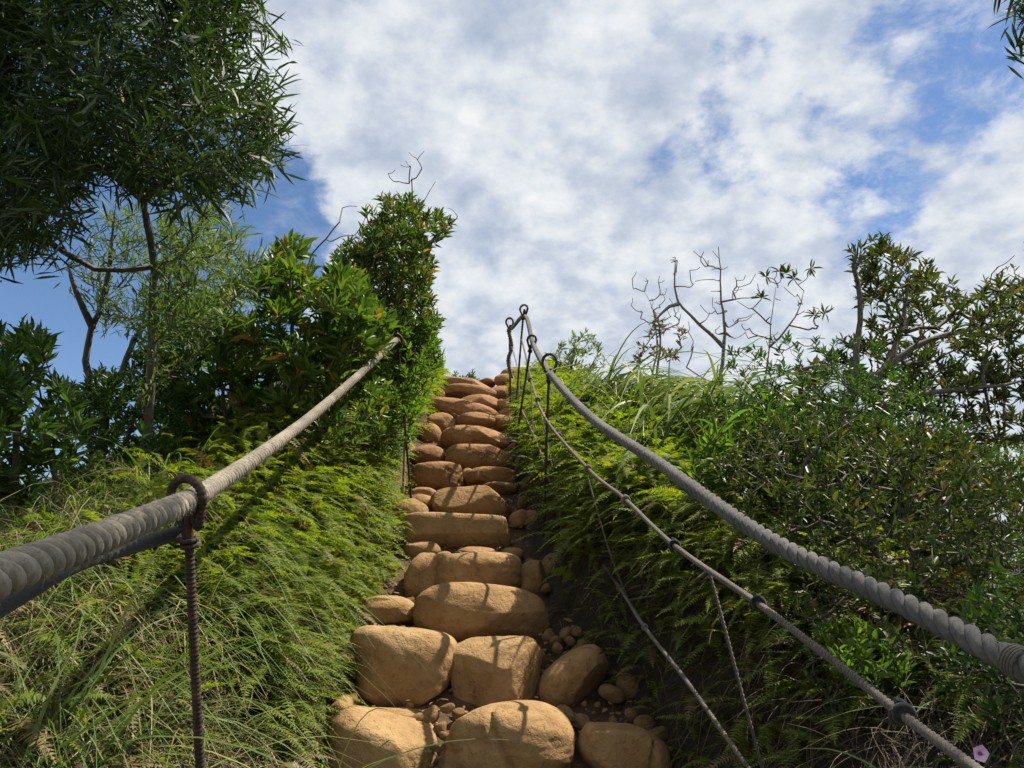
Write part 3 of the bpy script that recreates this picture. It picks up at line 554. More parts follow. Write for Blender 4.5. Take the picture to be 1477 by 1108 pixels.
def plant(name, label, cat, trunks, tips, leafmat, barkmat, style, rng, trunk_r=(.03, .012), leaf=(.08, .018), per=8, single=90, group=None, spread=.06, r_tip=.002, tmpl=LEAF8, wig=.16, leafless=0.0, upb=.6):
    trunks = [catmull(t, .12) for t in trunks]
    root = thing(name, label, cat, trunks[0][0], group)
    nodes, rad, paths, td = grow(trunks, tips, rng, wig=wig, r_tip=r_tip, up_pen=0 if style == 'droop' else .35)
    mb = MB()
    for i, t in enumerate(trunks):
        mb = MB(); s = np.linspace(0, 1, len(t)); k = 1 if i == 0 else .72; tube(mb, t + rng.normal(0, .004, t.shape), (trunk_r[0] * (1 - s) + trunk_r[1] * s) * k * np.clip((1.04 - s) * 5, .15, 1), 9); mb.build('trunk' if i == 0 else 'limb', M[barkmat], root)
    mb = MB()
    for ch in paths: tube(mb, nodes[ch], np.minimum(rad[ch], trunk_r[1] * 1.1), 4, cap=False)
    mb.build('branch', M[barkmat], root, kind='stuff')
    keep = rng.random(len(tips)) >= leafless; tp = tips[keep]; td = td[keep]; n = len(tp)
    if style == 'rosette':
        o = np.repeat(tp, per, 0); ax = nrm(np.repeat(td, per, 0) + np.array([0, 0, .55])); k = np.tile(np.arange(per), n); a = k * 2.4 + np.repeat(rng.uniform(0, 6.28, n), per)
        s1 = nrm(np.cross(ax, np.array([.31, .2, .93]))); s2 = np.cross(ax, s1); open_ = rng.uniform(.5, 1.25, n * per) * (1.15 - .75 * k / per)
        d = ax * .75 + (np.cos(a)[:, None] * s1 + np.sin(a)[:, None] * s2) * open_[:, None] + rng.normal(0, .12, o.shape)
        o = o - ax * (spread * (1 - k / per))[:, None]; L = leaf[0] * rng.uniform(.6, 1.2, len(o)) * (1 - .3 * k / per)
    else:                                                     # 'droop': leaves strung along a hanging twig
        o = np.repeat(tp, per, 0); ax = np.repeat(td, per, 0); k = np.tile(np.linspace(0, 1, per), n); s1 = nrm(rng.normal(size=o.shape))
        o = o - ax * (spread * k)[:, None] + rng.normal(0, spread * .08, o.shape)
        d = ax * .55 + s1 * .62 + np.array([0, 0, -.32 if style == 'droop' else .1]); L = leaf[0] * rng.uniform(.65, 1.2, len(o))
    W = leaf[1] * rng.uniform(.75, 1.2, len(o)) * (L / leaf[0]) ** .6; fr = leaf_frames(rng, o, d, upb)
    dep = depth_of(o); order = np.argsort(dep); ns = min(single, len(o)); sel = order[:ns * 3:3][:ns]; rest = np.setdiff1d(np.arange(len(o)), sel)
    mb = MB(); add_leaves(mb, o[rest], tuple(f[rest] for f in fr), L[rest], W[rest], tmpl); mb.build('foliage', M[leafmat], root, kind='stuff')
    if ns:
        mb = MB(); mb.add(np.array(LEAF8[0]), np.array(LEAF8[1])); me = mb.build('leaf', M[leafmat], link=False).data; rl = np.array(root.location)
        for i in sel:
            ob = bpy.data.objects.new('leaf', me); COL.objects.link(ob); ob.parent = root
            x, y, z = fr[0][i] * L[i], fr[1][i] * W[i], fr[2][i] * L[i]; q = o[i] - rl
            ob.matrix_local = Matrix(((x[0], y[0], z[0], q[0]), (x[1], y[1], z[1], q[1]), (x[2], y[2], z[2], q[2]), (0, 0, 0, 1)))
    return root
def G3(u, v, d, sink=.05):
    p = P(u, v, d); p[2] = min(p[2], float(ground(p[0], p[1])) - sink) if True else p[2]; return p
def rooted(pix):
    """trunk through the given points, its foot carried down to the ground"""
    p = [P(*a) for a in pix]; f = p[0].copy(); g = float(ground(f[0], f[1]))
    if f[2] > g: p = [np.array([f[0], f[1], g - .08])] + p
    return p
RG = np.random.default_rng
def Wp(x, y, z): return np.array([x, y, z], float)
# upper left tree with hanging narrow leaves
polyA = [[(-120, -120), (378, -120), (385, 0), (398, 90), (408, 160), (392, 222), (368, 258), (315, 270), (245, 250), (185, 255), (150, 230), (60, 170), (-120, 200)], [(-120, 130), (60, 150), (150, 215), (128, 278), (88, 335), (38, 350), (-120, 330)]]
plant('narrow_leaf_tree', 'large dark tree with hanging narrow leaves filling the upper left corner', 'tree',
      [rooted([(205, 690, 3.6), (216, 560, 3.55), (222, 430, 3.5), (218, 350, 3.45), (204, 290, 3.4), (190, 200, 3.3), (200, 80, 3.2)]), [P(204, 290, 3.4), P(270, 200, 3.2), P(330, 100, 3.1)], [P(204, 285, 3.4), P(150, 245, 3.3), P(90, 250, 3.15), P(30, 290, 3.0)]],
      crown_tips(polyA, 980, 2.5, 4.0, RG(1)), 'phyllode', 'bark_dark', 'droop', RG(2), (.025, .012), (.118, .0112), 20, 240, None, .24, .0016, LEAF4, .2, 0, .2)
plant('slender_tree', 'slender pale-barked tree with thin feathery foliage beneath the dark crown', 'tree',
      [rooted([(152, 600, 4.6), (152, 582, 4.6), (132, 545, 4.6), (124, 520, 4.6), (134, 474, 4.6), (152, 416, 4.6), (161, 349, 4.6), (168, 290, 4.6)]), [P(152, 582, 4.6), P(172, 545, 4.7), P(195, 490, 4.8), P(240, 430, 4.9), P(290, 370, 5.0)], [P(134, 474, 4.6), P(110, 420, 4.5), P(98, 380, 4.5)]],
      np.concatenate([crown_tips([[(95, 390), (150, 290), (330, 285), (345, 335), (392, 372), (360, 425), (300, 470), (215, 520), (180, 480), (120, 450)], [(230, 330), (350, 330), (390, 380), (330, 480), (240, 500)]], 300, 4.1, 5.4, RG(3)), crown_tips([[(225, 320), (330, 300), (385, 375), (350, 450), (250, 540), (190, 600), (185, 520)]], 95, 3.1, 4.1, RG(303))]), 'slender', 'bark_dark', 'string', RG(4), (.034, .010), (.100, .0100), 14, 60, None, .2, .0018, LEAF4, .2)
plant('broadleaf_shrub', 'glossy broadleaf shrub with reddish young leaves just above the left rope', 'shrub',
      [rooted([(430, 640, 4.4), (425, 560, 4.4), (420, 460, 4.3), (418, 380, 4.3)]), rooted([(330, 640, 4.3), (320, 560, 4.3), (300, 470, 4.2)]), rooted([(500, 560, 4.7), (505, 520, 4.6), (510, 430, 4.5)])],
      crown_tips([[(215, 490), (255, 435), (290, 425), (340, 415), (380, 400), (400, 360), (445, 360), (458, 425), (510, 402), (560, 440), (572, 490), (500, 560), (430, 620), (380, 645), (300, 665), (230, 640), (215, 560)], [(395, 345), (440, 345), (445, 420), (390, 420)], [(440, 430), (478, 385), (520, 400), (550, 480), (480, 510)]], 600, 3.9, 5.6, RG(5)), 'glossy', 'bark_green', 'rosette', RG(6), (.022, .008), (.132, .031), 11, 290, None, .07)
plant('broadleaf_shrub', 'tall dense shrub crowned with bare twigs, left of the stair top against the clouds', 'shrub',
      [rooted([(570, 560, 6.0), (575, 450, 6.0), (580, 350, 6.0), (585, 290, 6.0)]), rooted([(520, 560, 5.8), (515, 450, 5.8), (510, 370, 5.8)]), [P(580, 350, 6.0), P(605, 400, 6.1), P(622, 350, 6.1), P(650, 320, 6.1)]],
      crown_tips([[(465, 400), (490, 352), (520, 335), (525, 300), (560, 275), (600, 280), (628, 300), (650, 318), (648, 340), (618, 350), (630, 385), (612, 420), (636, 462), (632, 510), (600, 560), (540, 560), (480, 520), (460, 440)], [(520, 330), (600, 280), (620, 400), (630, 500), (560, 540)], [(455, 440), (480, 370), (530, 350), (540, 460), (480, 500)]], 1000, 5.2, 6.9, RG(7)), 'crest_leaf', 'bark_dark', 'rosette', RG(8), (.035, .012), (.095, .021), 11, 160, None, .07)
for lab, pts, tips in [('bare forked twigs rising above the tall shrub beside the stair top', [(596, 300, 6.0), (590, 265, 6.0), (592, 240, 6.0)], [(590, 220, 6.0), (612, 218, 6.0), (605, 235, 6.0), (570, 245, 6), (578, 238, 6.0), (566, 260, 6.0), (620, 275, 6), (660, 312, 6.1), (600, 228, 6.05), (585, 232, 5.95), (608, 244, 6), (575, 262, 5.95), (560, 250, 6), (628, 262, 6.05), (652, 322, 6.1), (646, 300, 6.1)]),
                       ('thin leafless spray leaning right in front of the sky left of the tall shrub', [(440, 400, 5.2), (470, 345, 5.2), (490, 320, 5.2)], [(515, 298, 5.2), (530, 305, 5.2), (494, 300, 5.2), (520, 328, 5.2), (510, 340, 5.2), (485, 345, 5.2)])]:
    tr = catmull(rooted(pts), .1); root = thing('dead_branch', lab, 'branch', tr[0]); n_, r_, pa, _ = grow([tr], pw(tips), RG(9), r_tip=.0024); mb = MB(); tube(mb, tr, np.linspace(.010, .005, len(tr)), 5)
    for ch in pa:
        q = catmull(n_[ch], .04); tube(mb, q, np.interp(np.linspace(0, 1, len(q)), np.linspace(0, 1, len(ch)), r_[ch]), 5)
    mb.build('twig', M['twig'], root, kind='stuff')
plant('broadleaf_shrub', 'dark rosette-leaved shrub cut off by the left edge of the view', 'shrub', [rooted([(20, 720, 3.0), (25, 620, 2.9), (35, 540, 2.9)]), rooted([(80, 700, 3.1), (70, 640, 3.0), (90, 590, 3.0)])],
      crown_tips([[(-120, 500), (0, 480), (65, 472), (80, 485), (50, 540), (100, 560), (125, 610), (100, 680), (40, 720), (-120, 720)]], 230, 2.5, 3.6, RG(10)), 'dark_leaf', 'bark_dark', 'rosette', RG(11), (.02, .008), (.105, .022), 10, 170, None, .06)
for i, (lab, poly, d0, d1, mt, n) in enumerate([
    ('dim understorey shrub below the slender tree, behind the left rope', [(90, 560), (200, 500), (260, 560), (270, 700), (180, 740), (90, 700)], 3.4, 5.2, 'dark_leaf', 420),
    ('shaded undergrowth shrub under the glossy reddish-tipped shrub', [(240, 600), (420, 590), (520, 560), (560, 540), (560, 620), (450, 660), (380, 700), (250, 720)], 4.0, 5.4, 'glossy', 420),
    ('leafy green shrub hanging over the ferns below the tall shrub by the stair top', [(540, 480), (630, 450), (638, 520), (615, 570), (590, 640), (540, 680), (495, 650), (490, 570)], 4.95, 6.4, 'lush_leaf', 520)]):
    c = np.mean(poly, 0); plant('undergrowth_shrub', lab, 'shrub', [rooted([(c[0], c[1] + 60, (d0 + d1) / 2), (c[0] + 5, c[1], (d0 + d1) / 2)])], crown_tips([poly], n, d0, d1, RG(20 + i)), mt, 'bark_dark', 'rosette', RG(30 + i), (.009, .005), (.075, .02), 9, 60, None, .07)
# right side
plant('broadleaf_tree', 'spreading dark tree with crooked limbs reaching to the right edge', 'tree',
      [rooted([(1135, 760, 4.4), (1140, 680, 4.4), (1160, 630, 4.4), (1215, 585, 4.4), (1275, 535, 4.45), (1340, 490, 4.5), (1430, 470, 4.6)]), [P(1215, 585, 4.4), P(1232, 550, 4.4), P(1235, 500, 4.5), P(1242, 430, 4.6), P(1232, 385, 4.6), P(1240, 350, 4.6)], [P(1160, 630, 4.4), P(1240, 605, 4.4), P(1320, 570, 4.5), P(1420, 560, 4.7), P(1500, 545, 4.8)], [P(1275, 535, 4.45), P(1300, 470, 4.7), P(1310, 410, 4.8)], [P(1150, 660, 4.4), P(1158, 600, 4.4), P(1156, 535, 4.4), P(1200, 528, 4.5)]],
      crown_tips([[(1225, 350), (1262, 338), (1340, 372), (1395, 425), (1440, 400), (1500, 420), (1500, 560), (1380, 560), (1300, 560), (1262, 520), (1240, 430)], [(1110, 590), (1150, 530), (1230, 480), (1300, 520), (1500, 540), (1500, 640), (1400, 640), (1280, 640), (1150, 650)]], 800, 4.3, 6.2, RG(40)), 'thicket_leaf', 'bark_dark', 'rosette', RG(41), (.034, .013), (.094, .021), 9, 200, None, .06, .0024, LEAF8, .2, .05)
for i, (lab, poly, d0, d1, mt, n, lf) in enumerate([
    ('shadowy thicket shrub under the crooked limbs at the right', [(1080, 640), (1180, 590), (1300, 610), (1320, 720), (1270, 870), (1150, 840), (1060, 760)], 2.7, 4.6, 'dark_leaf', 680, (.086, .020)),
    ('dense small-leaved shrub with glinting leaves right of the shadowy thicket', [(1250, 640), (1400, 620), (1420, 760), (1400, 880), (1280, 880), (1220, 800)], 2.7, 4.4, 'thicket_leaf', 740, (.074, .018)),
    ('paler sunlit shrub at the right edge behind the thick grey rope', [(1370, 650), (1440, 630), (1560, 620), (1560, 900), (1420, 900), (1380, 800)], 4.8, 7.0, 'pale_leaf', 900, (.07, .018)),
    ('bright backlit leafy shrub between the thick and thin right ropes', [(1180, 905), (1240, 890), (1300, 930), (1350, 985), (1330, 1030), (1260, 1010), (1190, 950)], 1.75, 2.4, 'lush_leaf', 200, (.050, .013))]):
    c = np.mean(poly, 0); dm = (d0 + d1) / 2
    plant('thicket_shrub', lab, 'shrub', [rooted([(c[0] - 20, c[1] + 120, dm), (c[0], c[1], dm), (c[0] + 20, c[1] - 80, dm)])] + ([rooted([(1292, 880, 2.75), (1312, 800, 2.7), (1368, 722, 2.75), (1425, 640, 2.85)])] if i == 1 else [rooted([(1140, 760, 2.75), (1150, 690, 2.7), (1185, 640, 2.75), (1240, 600, 2.8)])] if i == 0 else []), crown_tips([poly], n, d0, d1, RG(50 + i)), mt, 'bark_dark', 'rosette', RG(60 + i), (.016, .006), lf, 9, 60, None, .06)
def bank_tips(n, x0, x1, y0, y1, h0, h1, rng):
    x = rng.uniform(x0, x1, n); y = rng.uniform(y0, y1, n); e = np.sqrt(np.clip(1.15 - ((x - (x0 + x1) / 2) / (x1 - x0) * 2) ** 2 * .6 - ((y - (y0 + y1) / 2) / (y1 - y0) * 2) ** 2 * .6, .08, 1))
    return np.stack([x, y, ground(x, y) + h0 + (h1 - h0) * e * rng.random(n) ** .8], -1)
for i, (lab, b, n, mt, lf) in enumerate([
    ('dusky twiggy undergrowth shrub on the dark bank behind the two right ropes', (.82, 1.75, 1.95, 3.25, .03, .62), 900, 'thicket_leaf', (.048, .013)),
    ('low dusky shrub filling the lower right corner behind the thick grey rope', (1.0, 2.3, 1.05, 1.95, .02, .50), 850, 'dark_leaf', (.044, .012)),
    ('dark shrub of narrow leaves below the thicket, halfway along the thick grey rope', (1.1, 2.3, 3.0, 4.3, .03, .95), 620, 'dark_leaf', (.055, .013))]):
    x, y = (b[0] + b[1]) / 2, (b[2] + b[3]) / 2; g = float(ground(x, y))
    plant('thicket_shrub', lab, 'shrub', [[Wp(x, y, g - .05), Wp(x - .02, y, g + b[5] * .4), Wp(x + .02, y, g + b[5] * .75)]], bank_tips(n, *b, RG(150 + i)), mt, 'bark_dark', 'rosette', RG(160 + i), (.014, .006), lf, 8, 70, None, .05, .0014, LEAF8, .2, .12)
plant('bamboo_leaf_shrub', 'bright shrub of long willow-like leaves right of the arching grass', 'shrub', [rooted([(1060, 760, 3.7), (1065, 680, 3.7), (1060, 620, 3.7)]), rooted([(1110, 740, 3.8), (1115, 660, 3.8), (1110, 610, 3.8)])],
      crown_tips([[(985, 690), (1010, 640), (1060, 600), (1110, 575), (1150, 590), (1160, 660), (1120, 730), (1060, 770), (1000, 750)]], 190, 3.2, 4.2, RG(70)), 'lush_leaf', 'bark_green', 'string', RG(71), (.012, .006), (.13, .013), 9, 160, None, .16)
plant('bush', 'small airy bush behind the rebar posts at the crest', 'bush', [rooted([(820, 560, 10.5), (825, 520, 10.5), (830, 490, 10.5)])], crown_tips([[(770, 560), (785, 510), (820, 485), (850, 475), (875, 510), (870, 550), (830, 575)]], 110, 10, 11.4, RG(72)), 'pale_leaf', 'bark_dark', 'rosette', RG(73), (.03, .012), (.12, .03), 7, 0, None, .15, .004, LEAF4)
plant('bush', 'tiny dark bush peeking over the top step', 'bush', [rooted([(663, 552, 14), (665, 545, 14)])], crown_tips([[(640, 552), (650, 538), (660, 530), (672, 545), (682, 532), (692, 548), (705, 552), (690, 560), (650, 562)]], 60, 13.7, 14.4, RG(74)), 'dark_leaf', 'bark_dark', 'rosette', RG(75), (.02, .01), (.10, .03), 6, 0, None, .1, .003, LEAF4)
def dead(name, label, trunks, tips, r, seed, mat='bark_grey', r_tip=.004, more=None):
    if more: tips = np.concatenate([tips, crown_tips(*more, RG(seed + 500))])
    tr = [catmull(t, .1) for t in trunks]; root = thing(name, label, 'tree', tr[0][0], 'bare trees on the right ridge'); n_, r_, pa, _ = grow(tr, tips, RG(seed), r_tip=r_tip, wig=.22); mb = MB()
    for i, t in enumerate(tr): tube(mb, t + RG(seed).normal(0, .006, t.shape), np.linspace(r * (1 if i == 0 else .62), r * .10, len(t)), 8)
    mb.build('trunk', M[mat], root); mb = MB()
    for ch in pa:
        q = catmull(n_[ch], .05); tube(mb, q, np.interp(np.linspace(0, 1, len(q)), np.linspace(0, 1, len(ch)), np.minimum(r_[ch], r * .45)), 5)
    mb.build('twig', M['twig'], root, kind='stuff'); return root
dead('dead_tree', 'bare grey dead tree with a straight trunk and a forked crooked limb', [rooted([(1036, 600, 7.0), (1040, 540, 7.0), (1046, 480, 7.0), (1040, 420, 7.0), (1037, 356, 7.0)]), [P(1042, 500, 7), P(1022, 480, 6.95), P(995, 455, 6.9), (P(978, 432, 6.9)), P(972, 395, 6.9), P(975, 372, 6.9)], [P(978, 438, 6.9), P(955, 452, 6.9), P(935, 470, 6.9)]],
     pw([(970, 372, 6.9), (1000, 362, 6.9), (995, 390, 6.9), (1000, 410, 6.9), (1022, 375, 7), (1028, 362, 7), (1060, 400, 7.1), (1090, 395, 7.1), (1070, 430, 7), (1010, 440, 7), (1085, 455, 7), (1095, 420, 7), (1065, 460, 7.1), (1025, 420, 7), (1050, 385, 7), (1075, 480, 7.1), (1000, 500, 6.9), (990, 530, 6.9)]), .034, 80, r_tip=.0032, more=([[(960, 370), (1010, 360), (1060, 380), (1100, 400), (1090, 500), (1000, 510)]], 46, 6.6, 7.4))
dead('dead_tree', 'thin leafless tree of fine spreading twigs left of the straight dead trunk', [rooted([(940, 560, 7.4), (948, 500, 7.4), (942, 450, 7.4), (930, 420, 7.4)])],
     pw([(912, 402, 7.4), (918, 392, 7.4), (935, 405, 7.4), (950, 408, 7.4), (952, 425, 7.4), (912, 430, 7.4), (910, 440, 7.4), (965, 430, 7.4), (972, 445, 7.4), (925, 455, 7.4)]), .016, 81, 'twig', .003, ([[(908, 400), (950, 395), (985, 430), (980, 480), (920, 480)]], 26, 7.2, 7.6))
dt = dead('dead_tree', 'twiggy thin tree with leaf tufts only at its tips, beside the spreading dark tree', [rooted([(1105, 570, 6.2), (1108, 510, 6.2), (1115, 450, 6.2), (1122, 415, 6.2)]), [P(1110, 500, 6.2), P(1140, 470, 6.2), P(1160, 420, 6.2)]],
     pw([(1105, 400, 6.2), (1120, 392, 6.2), (1130, 396, 6.2), (1145, 402, 6.2), (1170, 388, 6.2), (1098, 430, 6.2), (1085, 445, 6.2), (1175, 455, 6.2), (1190, 452, 6.2), (1150, 440, 6.2), (1180, 470, 6.2), (1200, 440, 6.2), (1070, 470, 6.2)]), .017, 82, 'twig', .003, ([[(1060, 420), (1130, 390), (1200, 430), (1200, 490), (1080, 510)]], 30, 6.0, 6.5))
mb = MB(); r0 = RG(83); tp = pw([(1105, 400, 6.2), (1125, 392, 6.2), (1135, 394, 6.2), (1145, 402, 6.2), (1170, 388, 6.2), (1098, 430, 6.2), (1175, 455, 6.2), (1190, 452, 6.2)]); o = np.repeat(tp, 10, 0); d = r0.normal(0, .7, o.shape) + np.array([0, 0, .5])
add_leaves(mb, o, leaf_frames(r0, o, d), r0.uniform(.06, .11, len(o)), r0.uniform(.014, .022, len(o)), LEAF8); mb.build('foliage', M['thicket_leaf'], dt, kind='stuff')
plant('sapling', 'sapling with sparse withered brown-green leaves behind the arching grass', 'sapling', [rooted([(945, 560, 7.0), (950, 520, 7.0), (952, 480, 7.0), (948, 455, 7.0)]), rooted([(918, 560, 7.1), (922, 530, 7.1), (920, 505, 7.1)])], crown_tips([[(930, 460), (960, 445), (990, 470), (985, 510), (950, 520), (930, 490)], [(908, 500), (930, 490), (940, 520), (915, 535)]], 46, 6.8, 7.3, RG(84)), 'brown_leaf', 'twig', 'rosette', RG(85), (.018, .006), (.09, .022), 5, 0, None, .12, .003, LEAF4)
plant('sapling', 'pale twiggy sapling with few leaves at the far right edge', 'sapling', [rooted([(1450, 640, 7), (1455, 520, 7), (1460, 420, 7)])], crown_tips([[(1405, 410), (1440, 380), (1462, 345), (1500, 350), (1500, 470), (1430, 480)]], 50, 6.7, 7.4, RG(86)), 'thicket_leaf', 'twig', 'rosette', RG(87), (.02, .008), (.07, .016), 5, 0, None, .1, .004, LEAF4, .2, .45)
# the tree on the right whose twigs just enter the top right corner; it also shades the near ropes
r0 = RG(90); nT = 760; ph = r0.normal(size=(nT, 3)); ph = nrm(ph) * (r0.random((nT, 1)) ** .4); tipR = Wp(.72, 1.30, CZ + 2.48) + ph * np.array([1.15, .85, .40])
tipR = tipR[CY - FPX * ((tipR[:, 2] - CZ) * CP - tipR[:, 1] * SP) / np.maximum(depth_of(tipR), .1) < -110]
ext = nrm(r0.normal(size=(900, 3))) * (r0.random((900, 1)) ** .4) * np.array([1.25, 1.3, .65]) + Wp(2.75, 2.3, CZ + 2.65)
eu = CX + FPX * ext[:, 0] / np.maximum(depth_of(ext), .1); ext = ext[eu > 1530][:420]
tipR = np.concatenate([tipR, ext, P(r0.uniform(1462, 1560, 26), r0.uniform(-20, 34, 26), r0.uniform(2.4, 2.8, 26)), P(r0.uniform(1408, 1440, 2), r0.uniform(-22, -12, 2), r0.uniform(2.4, 2.5, 2))])
plant('narrow_leaf_tree', 'overhanging narrow-leaved tree whose twig tips enter the top right corner', 'tree', [[Wp(2.9, 1.2, float(ground(2.9, 1.2)) - .1), Wp(2.85, 1.2, 1.8), Wp(2.6, 1.1, 2.9), Wp(2.1, .9, 3.6), Wp(.9, 1.1, 4.1)], [Wp(2.6, 1.1, 2.9), Wp(2.75, 1.8, 3.6), Wp(2.9, 2.5, 4.2)]], tipR, 'phyllode', 'bark_dark', 'droop', RG(91), (.06, .02), (.105, .0092), 12, 0, None, .2, .002, LEAF4, .2, 0, .2)

# ------------------------------------------------------------------ ferns, grasses, litter
rng = np.random.default_rng(200)
def fern_field(n, side, y0, y1, s0, s1, Lr, lean, name, label=None, ypow=1.6, zj=.22, mat='fern'):
    y = y0 + (y1 - y0) * rng.random(n) ** ypow; s = s0 + (s1 - s0) * rng.random(n)
    x = xc(y) + np.where(side < 0, -hwl(y) - s, hwr(y) + s); z = ground(x, y) + rng.random(n) ** 1.5 * zj
    o = np.stack([x, y, z], -1); a = rng.uniform(0, 2 * math.pi, n)
    d = np.stack([np.cos(a) * .75 - side * lean, np.sin(a) * .75 - .35, rng.uniform(.25, .95, n)], -1)
    dp = depth_of(o); k = dp > 1.35; o, d, dp = o[k], d[k], dp[k]; n = len(o); L = rng.uniform(*Lr, n); W = L * rng.uniform(.11, .19, n)
    mb = MB()
    for k, S in ((dp < 4.3, 24), (dp >= 4.3, 13)):
        if k.any(): fronds(mb, o[k], d[k], L[k], W[k], rng.uniform(.35, .95, k.sum()), rng, S)
    ob = mb.build(name, M[mat], kind='stuff'); props(ob, label, 'fern', kind='stuff'); return ob
fern_field(7000, -1, 2.6, 11.8, .05, .78, (.12, .26), .62, 'fern_cover', 'mass of bright green ferns spilling over the left edge of the stairs', 1.3)
fern_field(1000, -1, 2.8, 5.2, -.06, .25, (.10, .20), .45, 'fern_cover', 'fern fronds hanging over the left ends of the middle steps', 1.0, .20)
fern_field(700, -1, 1.5, 3.6, .10, 1.3, (.09, .20), .5, 'fern_cover', 'scattered small ferns among straw on the near left bank', .9)
fern_field(4200, 1, 3.6, 11.5, .10, 1.0, (.14, .30), .22, 'fern_cover', 'mass of bright green ferns on top of the right bank beside the ropes', 1.3)
fern_field(2100, 1, 2.5, 4.6, .16, .85, (.12, .25), .30, 'fern_cover', 'lit ferns overhanging the dark right bank above the loose pebbles', 1.0, .08)
fern_field(700, 1, 2.0, 3.5, .03, .40, (.10, .22), .25, 'fern_cover', 'shaded ferns hanging down the dark face of the right bank', 1.0, .03)
fern_field(420, 1, 1.7, 3.6, .42, 1.1, (.10, .22), .15, 'fern_cover', 'low ferns on the near right bank under the thin rope', 1.0, .12)
fern_field(420, -1, 1.8, 8, .02, .8, (.12, .26), .6, 'fern_cover', 'withered brown fronds hanging among the green ferns on the left bank', 1.3, .2, 'brown_leaf')
fern_field(420, 1, 2.2, 8, .05, .9, (.12, .26), .3, 'fern_cover', 'withered brown fronds hanging among the green ferns on the right bank', 1.3, .1, 'brown_leaf')
def blades(n, side, y0, y1, s0, s1, Lr, Wr, mat, name, label, lean=.3, up=(.4, 1.2), dr=(.3, .9), kind='stuff', zj=.05, cat='grass', curl=.1):
    y = y0 + (y1 - y0) * rng.random(n); s = s0 + (s1 - s0) * rng.random(n); x = xc(y) + np.where(side < 0, -hwl(y) - s, hwr(y) + s)
    o = np.stack([x, y, ground(x, y) + rng.random(n) * zj], -1); a = rng.uniform(0, 6.28, n)
    d = np.stack([np.cos(a) * .8 - side * lean, np.sin(a) * .8, rng.uniform(*up, n)], -1); mb = MB()
    ribbons(mb, o, d, rng.uniform(*Lr, n), rng.uniform(*Wr, n), rng.uniform(*dr, n), rng, 6, curl); return props(mb.build(name, M[mat], kind='stuff'), label, cat, kind='stuff')
blades(5000, -1, .8, 3.4, .10, 1.9, (.12, .42), (.002, .006), 'grass', 'grass_cover', 'tangled green grass on the near left bank', zj=.16)
blades(1500, -1, .8, 3.2, .15, 1.7, (.30, .75), (.003, .0065), 'grass', 'grass_cover', 'long drooping grass blades on the near left bank', dr=(.5, 1.1), zj=.12)
blades(15000, -1, .7, 3.2, .03, 1.8, (.05, .26), (.0012, .0038), 'straw', 'dry_grass', 'dry straw and dead stems matted on the near left bank', up=(-.2, .8), dr=(.2, 1.1), zj=.20, cat='dry grass', curl=.5)
blades(1500, -1, 3.0, 9, .5, 2.2, (.2, .55), (.004, .009), 'grass', 'grass_cover', 'grass under the shrubs of the left bank')
blades(14000, 1, 1.0, 3.8, -.02, 1.0, (.05, .24), (.0012, .0035), 'root', 'dry_grass', 'dead roots and straw hanging on the dark near right bank', up=(-.8, .5), dr=(.3, 1.1), zj=.10, cat='dry grass', curl=.5)
blades(1800, 1, 1.0, 4.0, .45, 2.0, (.12, .38), (.003, .007), 'grass', 'grass_cover', 'grass on the near right bank under the ropes', zj=.1)
blades(2600, 1, 4.0, 11, .6, 2.0, (.3, .8), (.005, .010), 'silver_grass', 'grass_cover', 'grass behind the ferns of the right bank', lean=-.5, dr=(.6, 1.3))
# leaf litter on the steps and soil
n = 4200; y = 2.1 + 9 * rng.random(n) ** 1.6; x = xc(y) + rng.uniform(-.70, .75, n); o = np.stack([x, y, ground(x, y) + .008 + rng.random(n) * .05], -1); d = rng.normal(size=(n, 3)) * np.array([1, 1, .25]); mb = MB()
add_leaves(mb, o, leaf_frames(rng, o, d), rng.uniform(.02, .055, n), rng.uniform(.006, .016, n), LEAF4); props(mb.build('leaf_litter', M['litter'], kind='stuff'), 'brown dead leaves and bits caught between the boulders', 'litter', kind='stuff')
def tussock(name, label, base, n, Lr, Wr, dirf, dr, mat, cat='grass tuft', jit=.08, group=None):
    root = thing(name, label, cat, base, group); seg = 9
    for i in range(n):
        o = np.array(base) + rng.normal(0, jit, 3) * np.array([1, 1, .15]); d = np.array(dirf) + rng.normal(0, .42, 3) * np.array([1, 1, .5])
        mb = MB(); ribbons(mb, o[None], d[None], np.array([rng.uniform(*Lr)]), np.array([rng.uniform(*Wr)]), np.array([rng.uniform(*dr)]), rng, seg, .12); mb.build('blade', M[mat], root)
def gp(u, v, d):
    p = P(u, v, d); p[2] = float(ground(p[0], p[1])); return p
tussock('grass_tussock', 'long green grass sweeping up to the right behind the near left rope', gp(60, 830, 1.75), 46, (.55, 1.05), (.006, .011), (.35, .25, .95), (.25, .7), 'grass')
tussock('grass_tussock', 'loose grass tuft arching over the left ends of the lowest steps', gp(425, 930, 2.3), 40, (.4, 1.0), (.004, .0075), (.85, -.1, .6), (.35, .9), 'grass')
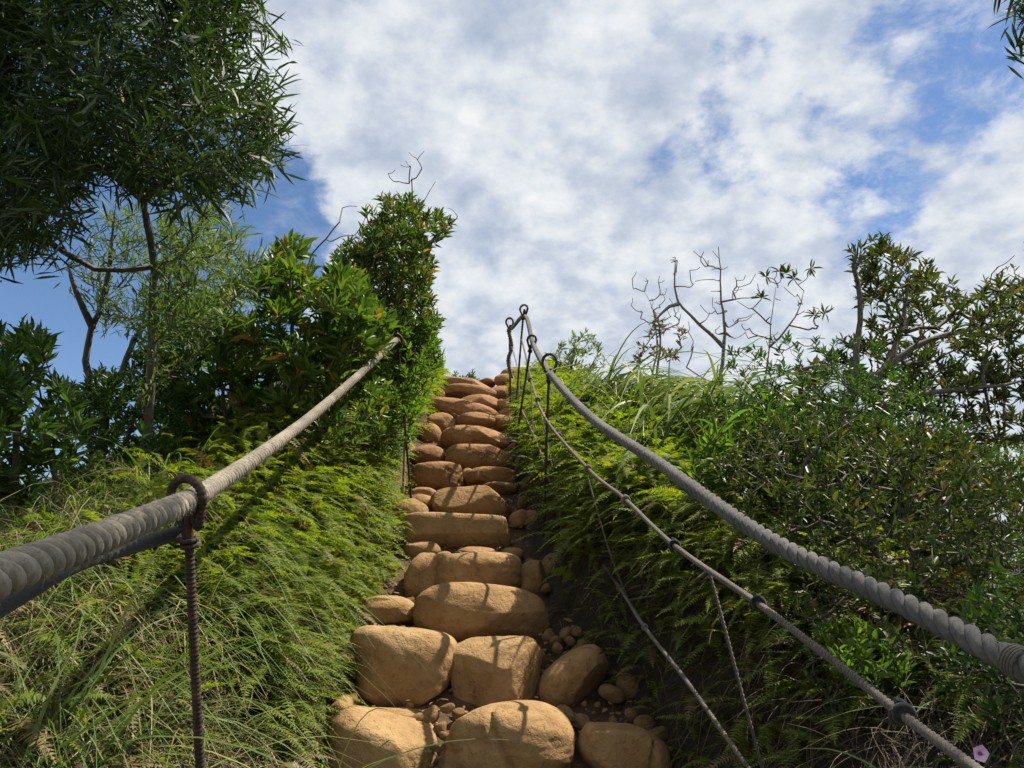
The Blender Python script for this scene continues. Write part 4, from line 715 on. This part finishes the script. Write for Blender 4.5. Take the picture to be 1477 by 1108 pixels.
tussock('grass_tussock', 'grass tuft in the lower left corner below the rusty post', gp(120, 1060, 1.25), 40, (.25, .6), (.004, .009), (.2, .0, .6), (.3, .9), 'grass')
tussock('grass_tussock', 'thin grass tuft beside the post foot on the left bank', gp(330, 990, 1.8), 34, (.3, .65), (.004, .008), (.5, .0, .7), (.3, .9), 'grass')
tussock('grass_tussock', 'yellow-green grass blades near the pink flower in the lower right corner', gp(1340, 1060, 1.5), 26, (.25, .5), (.005, .009), (.3, .0, .5), (.2, .7), 'silver_grass')
for i, (u, v, d, lab) in enumerate([(850, 600, 6.4, 'silver grass tuft nearest the first right post, at the left of its row'), (905, 610, 6.0, 'silver grass tuft in the middle of the arching row on the right bank'), (955, 640, 4.9, 'full silver grass tuft with pale arching blades below the bare trees'), (1005, 660, 4.5, 'rightmost silver grass tuft, leaning against the willow-leaved shrub')]):
    p = P(u, v, d); tussock('silver_grass_tussock', lab, p + np.array([0, 0, .02]), 170, (.8, 1.5), (.015, .027), (.75, -.15, .95), (.6, 1.15), 'silver_grass', jit=.16, group='silver grass tufts on the right bank')
# pink flower
fp0 = P(1412, 1086, 1.35); root = thing('wildflower', 'small pink petalled wildflower in the lower right corner', 'flower', fp0 - np.array([0, -.02, .12]))
m, n, p, o = new_mat('pink_petal'); p.inputs['Base Color'].default_value = (.72, .42, .70, 1); p.inputs['Roughness'].default_value = .6; M['petal'] = m
mb = MB(); tube(mb, catmull([fp0 - np.array([0, -.02, .12]), fp0 - np.array([.01, 0, .05]), fp0], .01), .0016, 5); mb.build('stem', M['fern'], root)
for k in range(5):
    a = k * 2 * math.pi / 5; d = np.array([[math.cos(a) * .9, -.45, math.sin(a) * .9]]); mb = MB(); dd = nrm(d); s = nrm(np.cross([[.0, -1, .0]], dd)); add_leaves(mb, fp0[None], (dd, s, np.cross(dd, s)), [.017], [.022], LEAF8); mb.build('petal', M['petal'], root)
mb = MB(); V, F = rock(RG(7), (.0035, .0035, .0035), 2.0, .05, 4); mb.add(V + fp0 + np.array([0, -.005, 0]), F); mb.build('flower_centre', M['straw'], root)
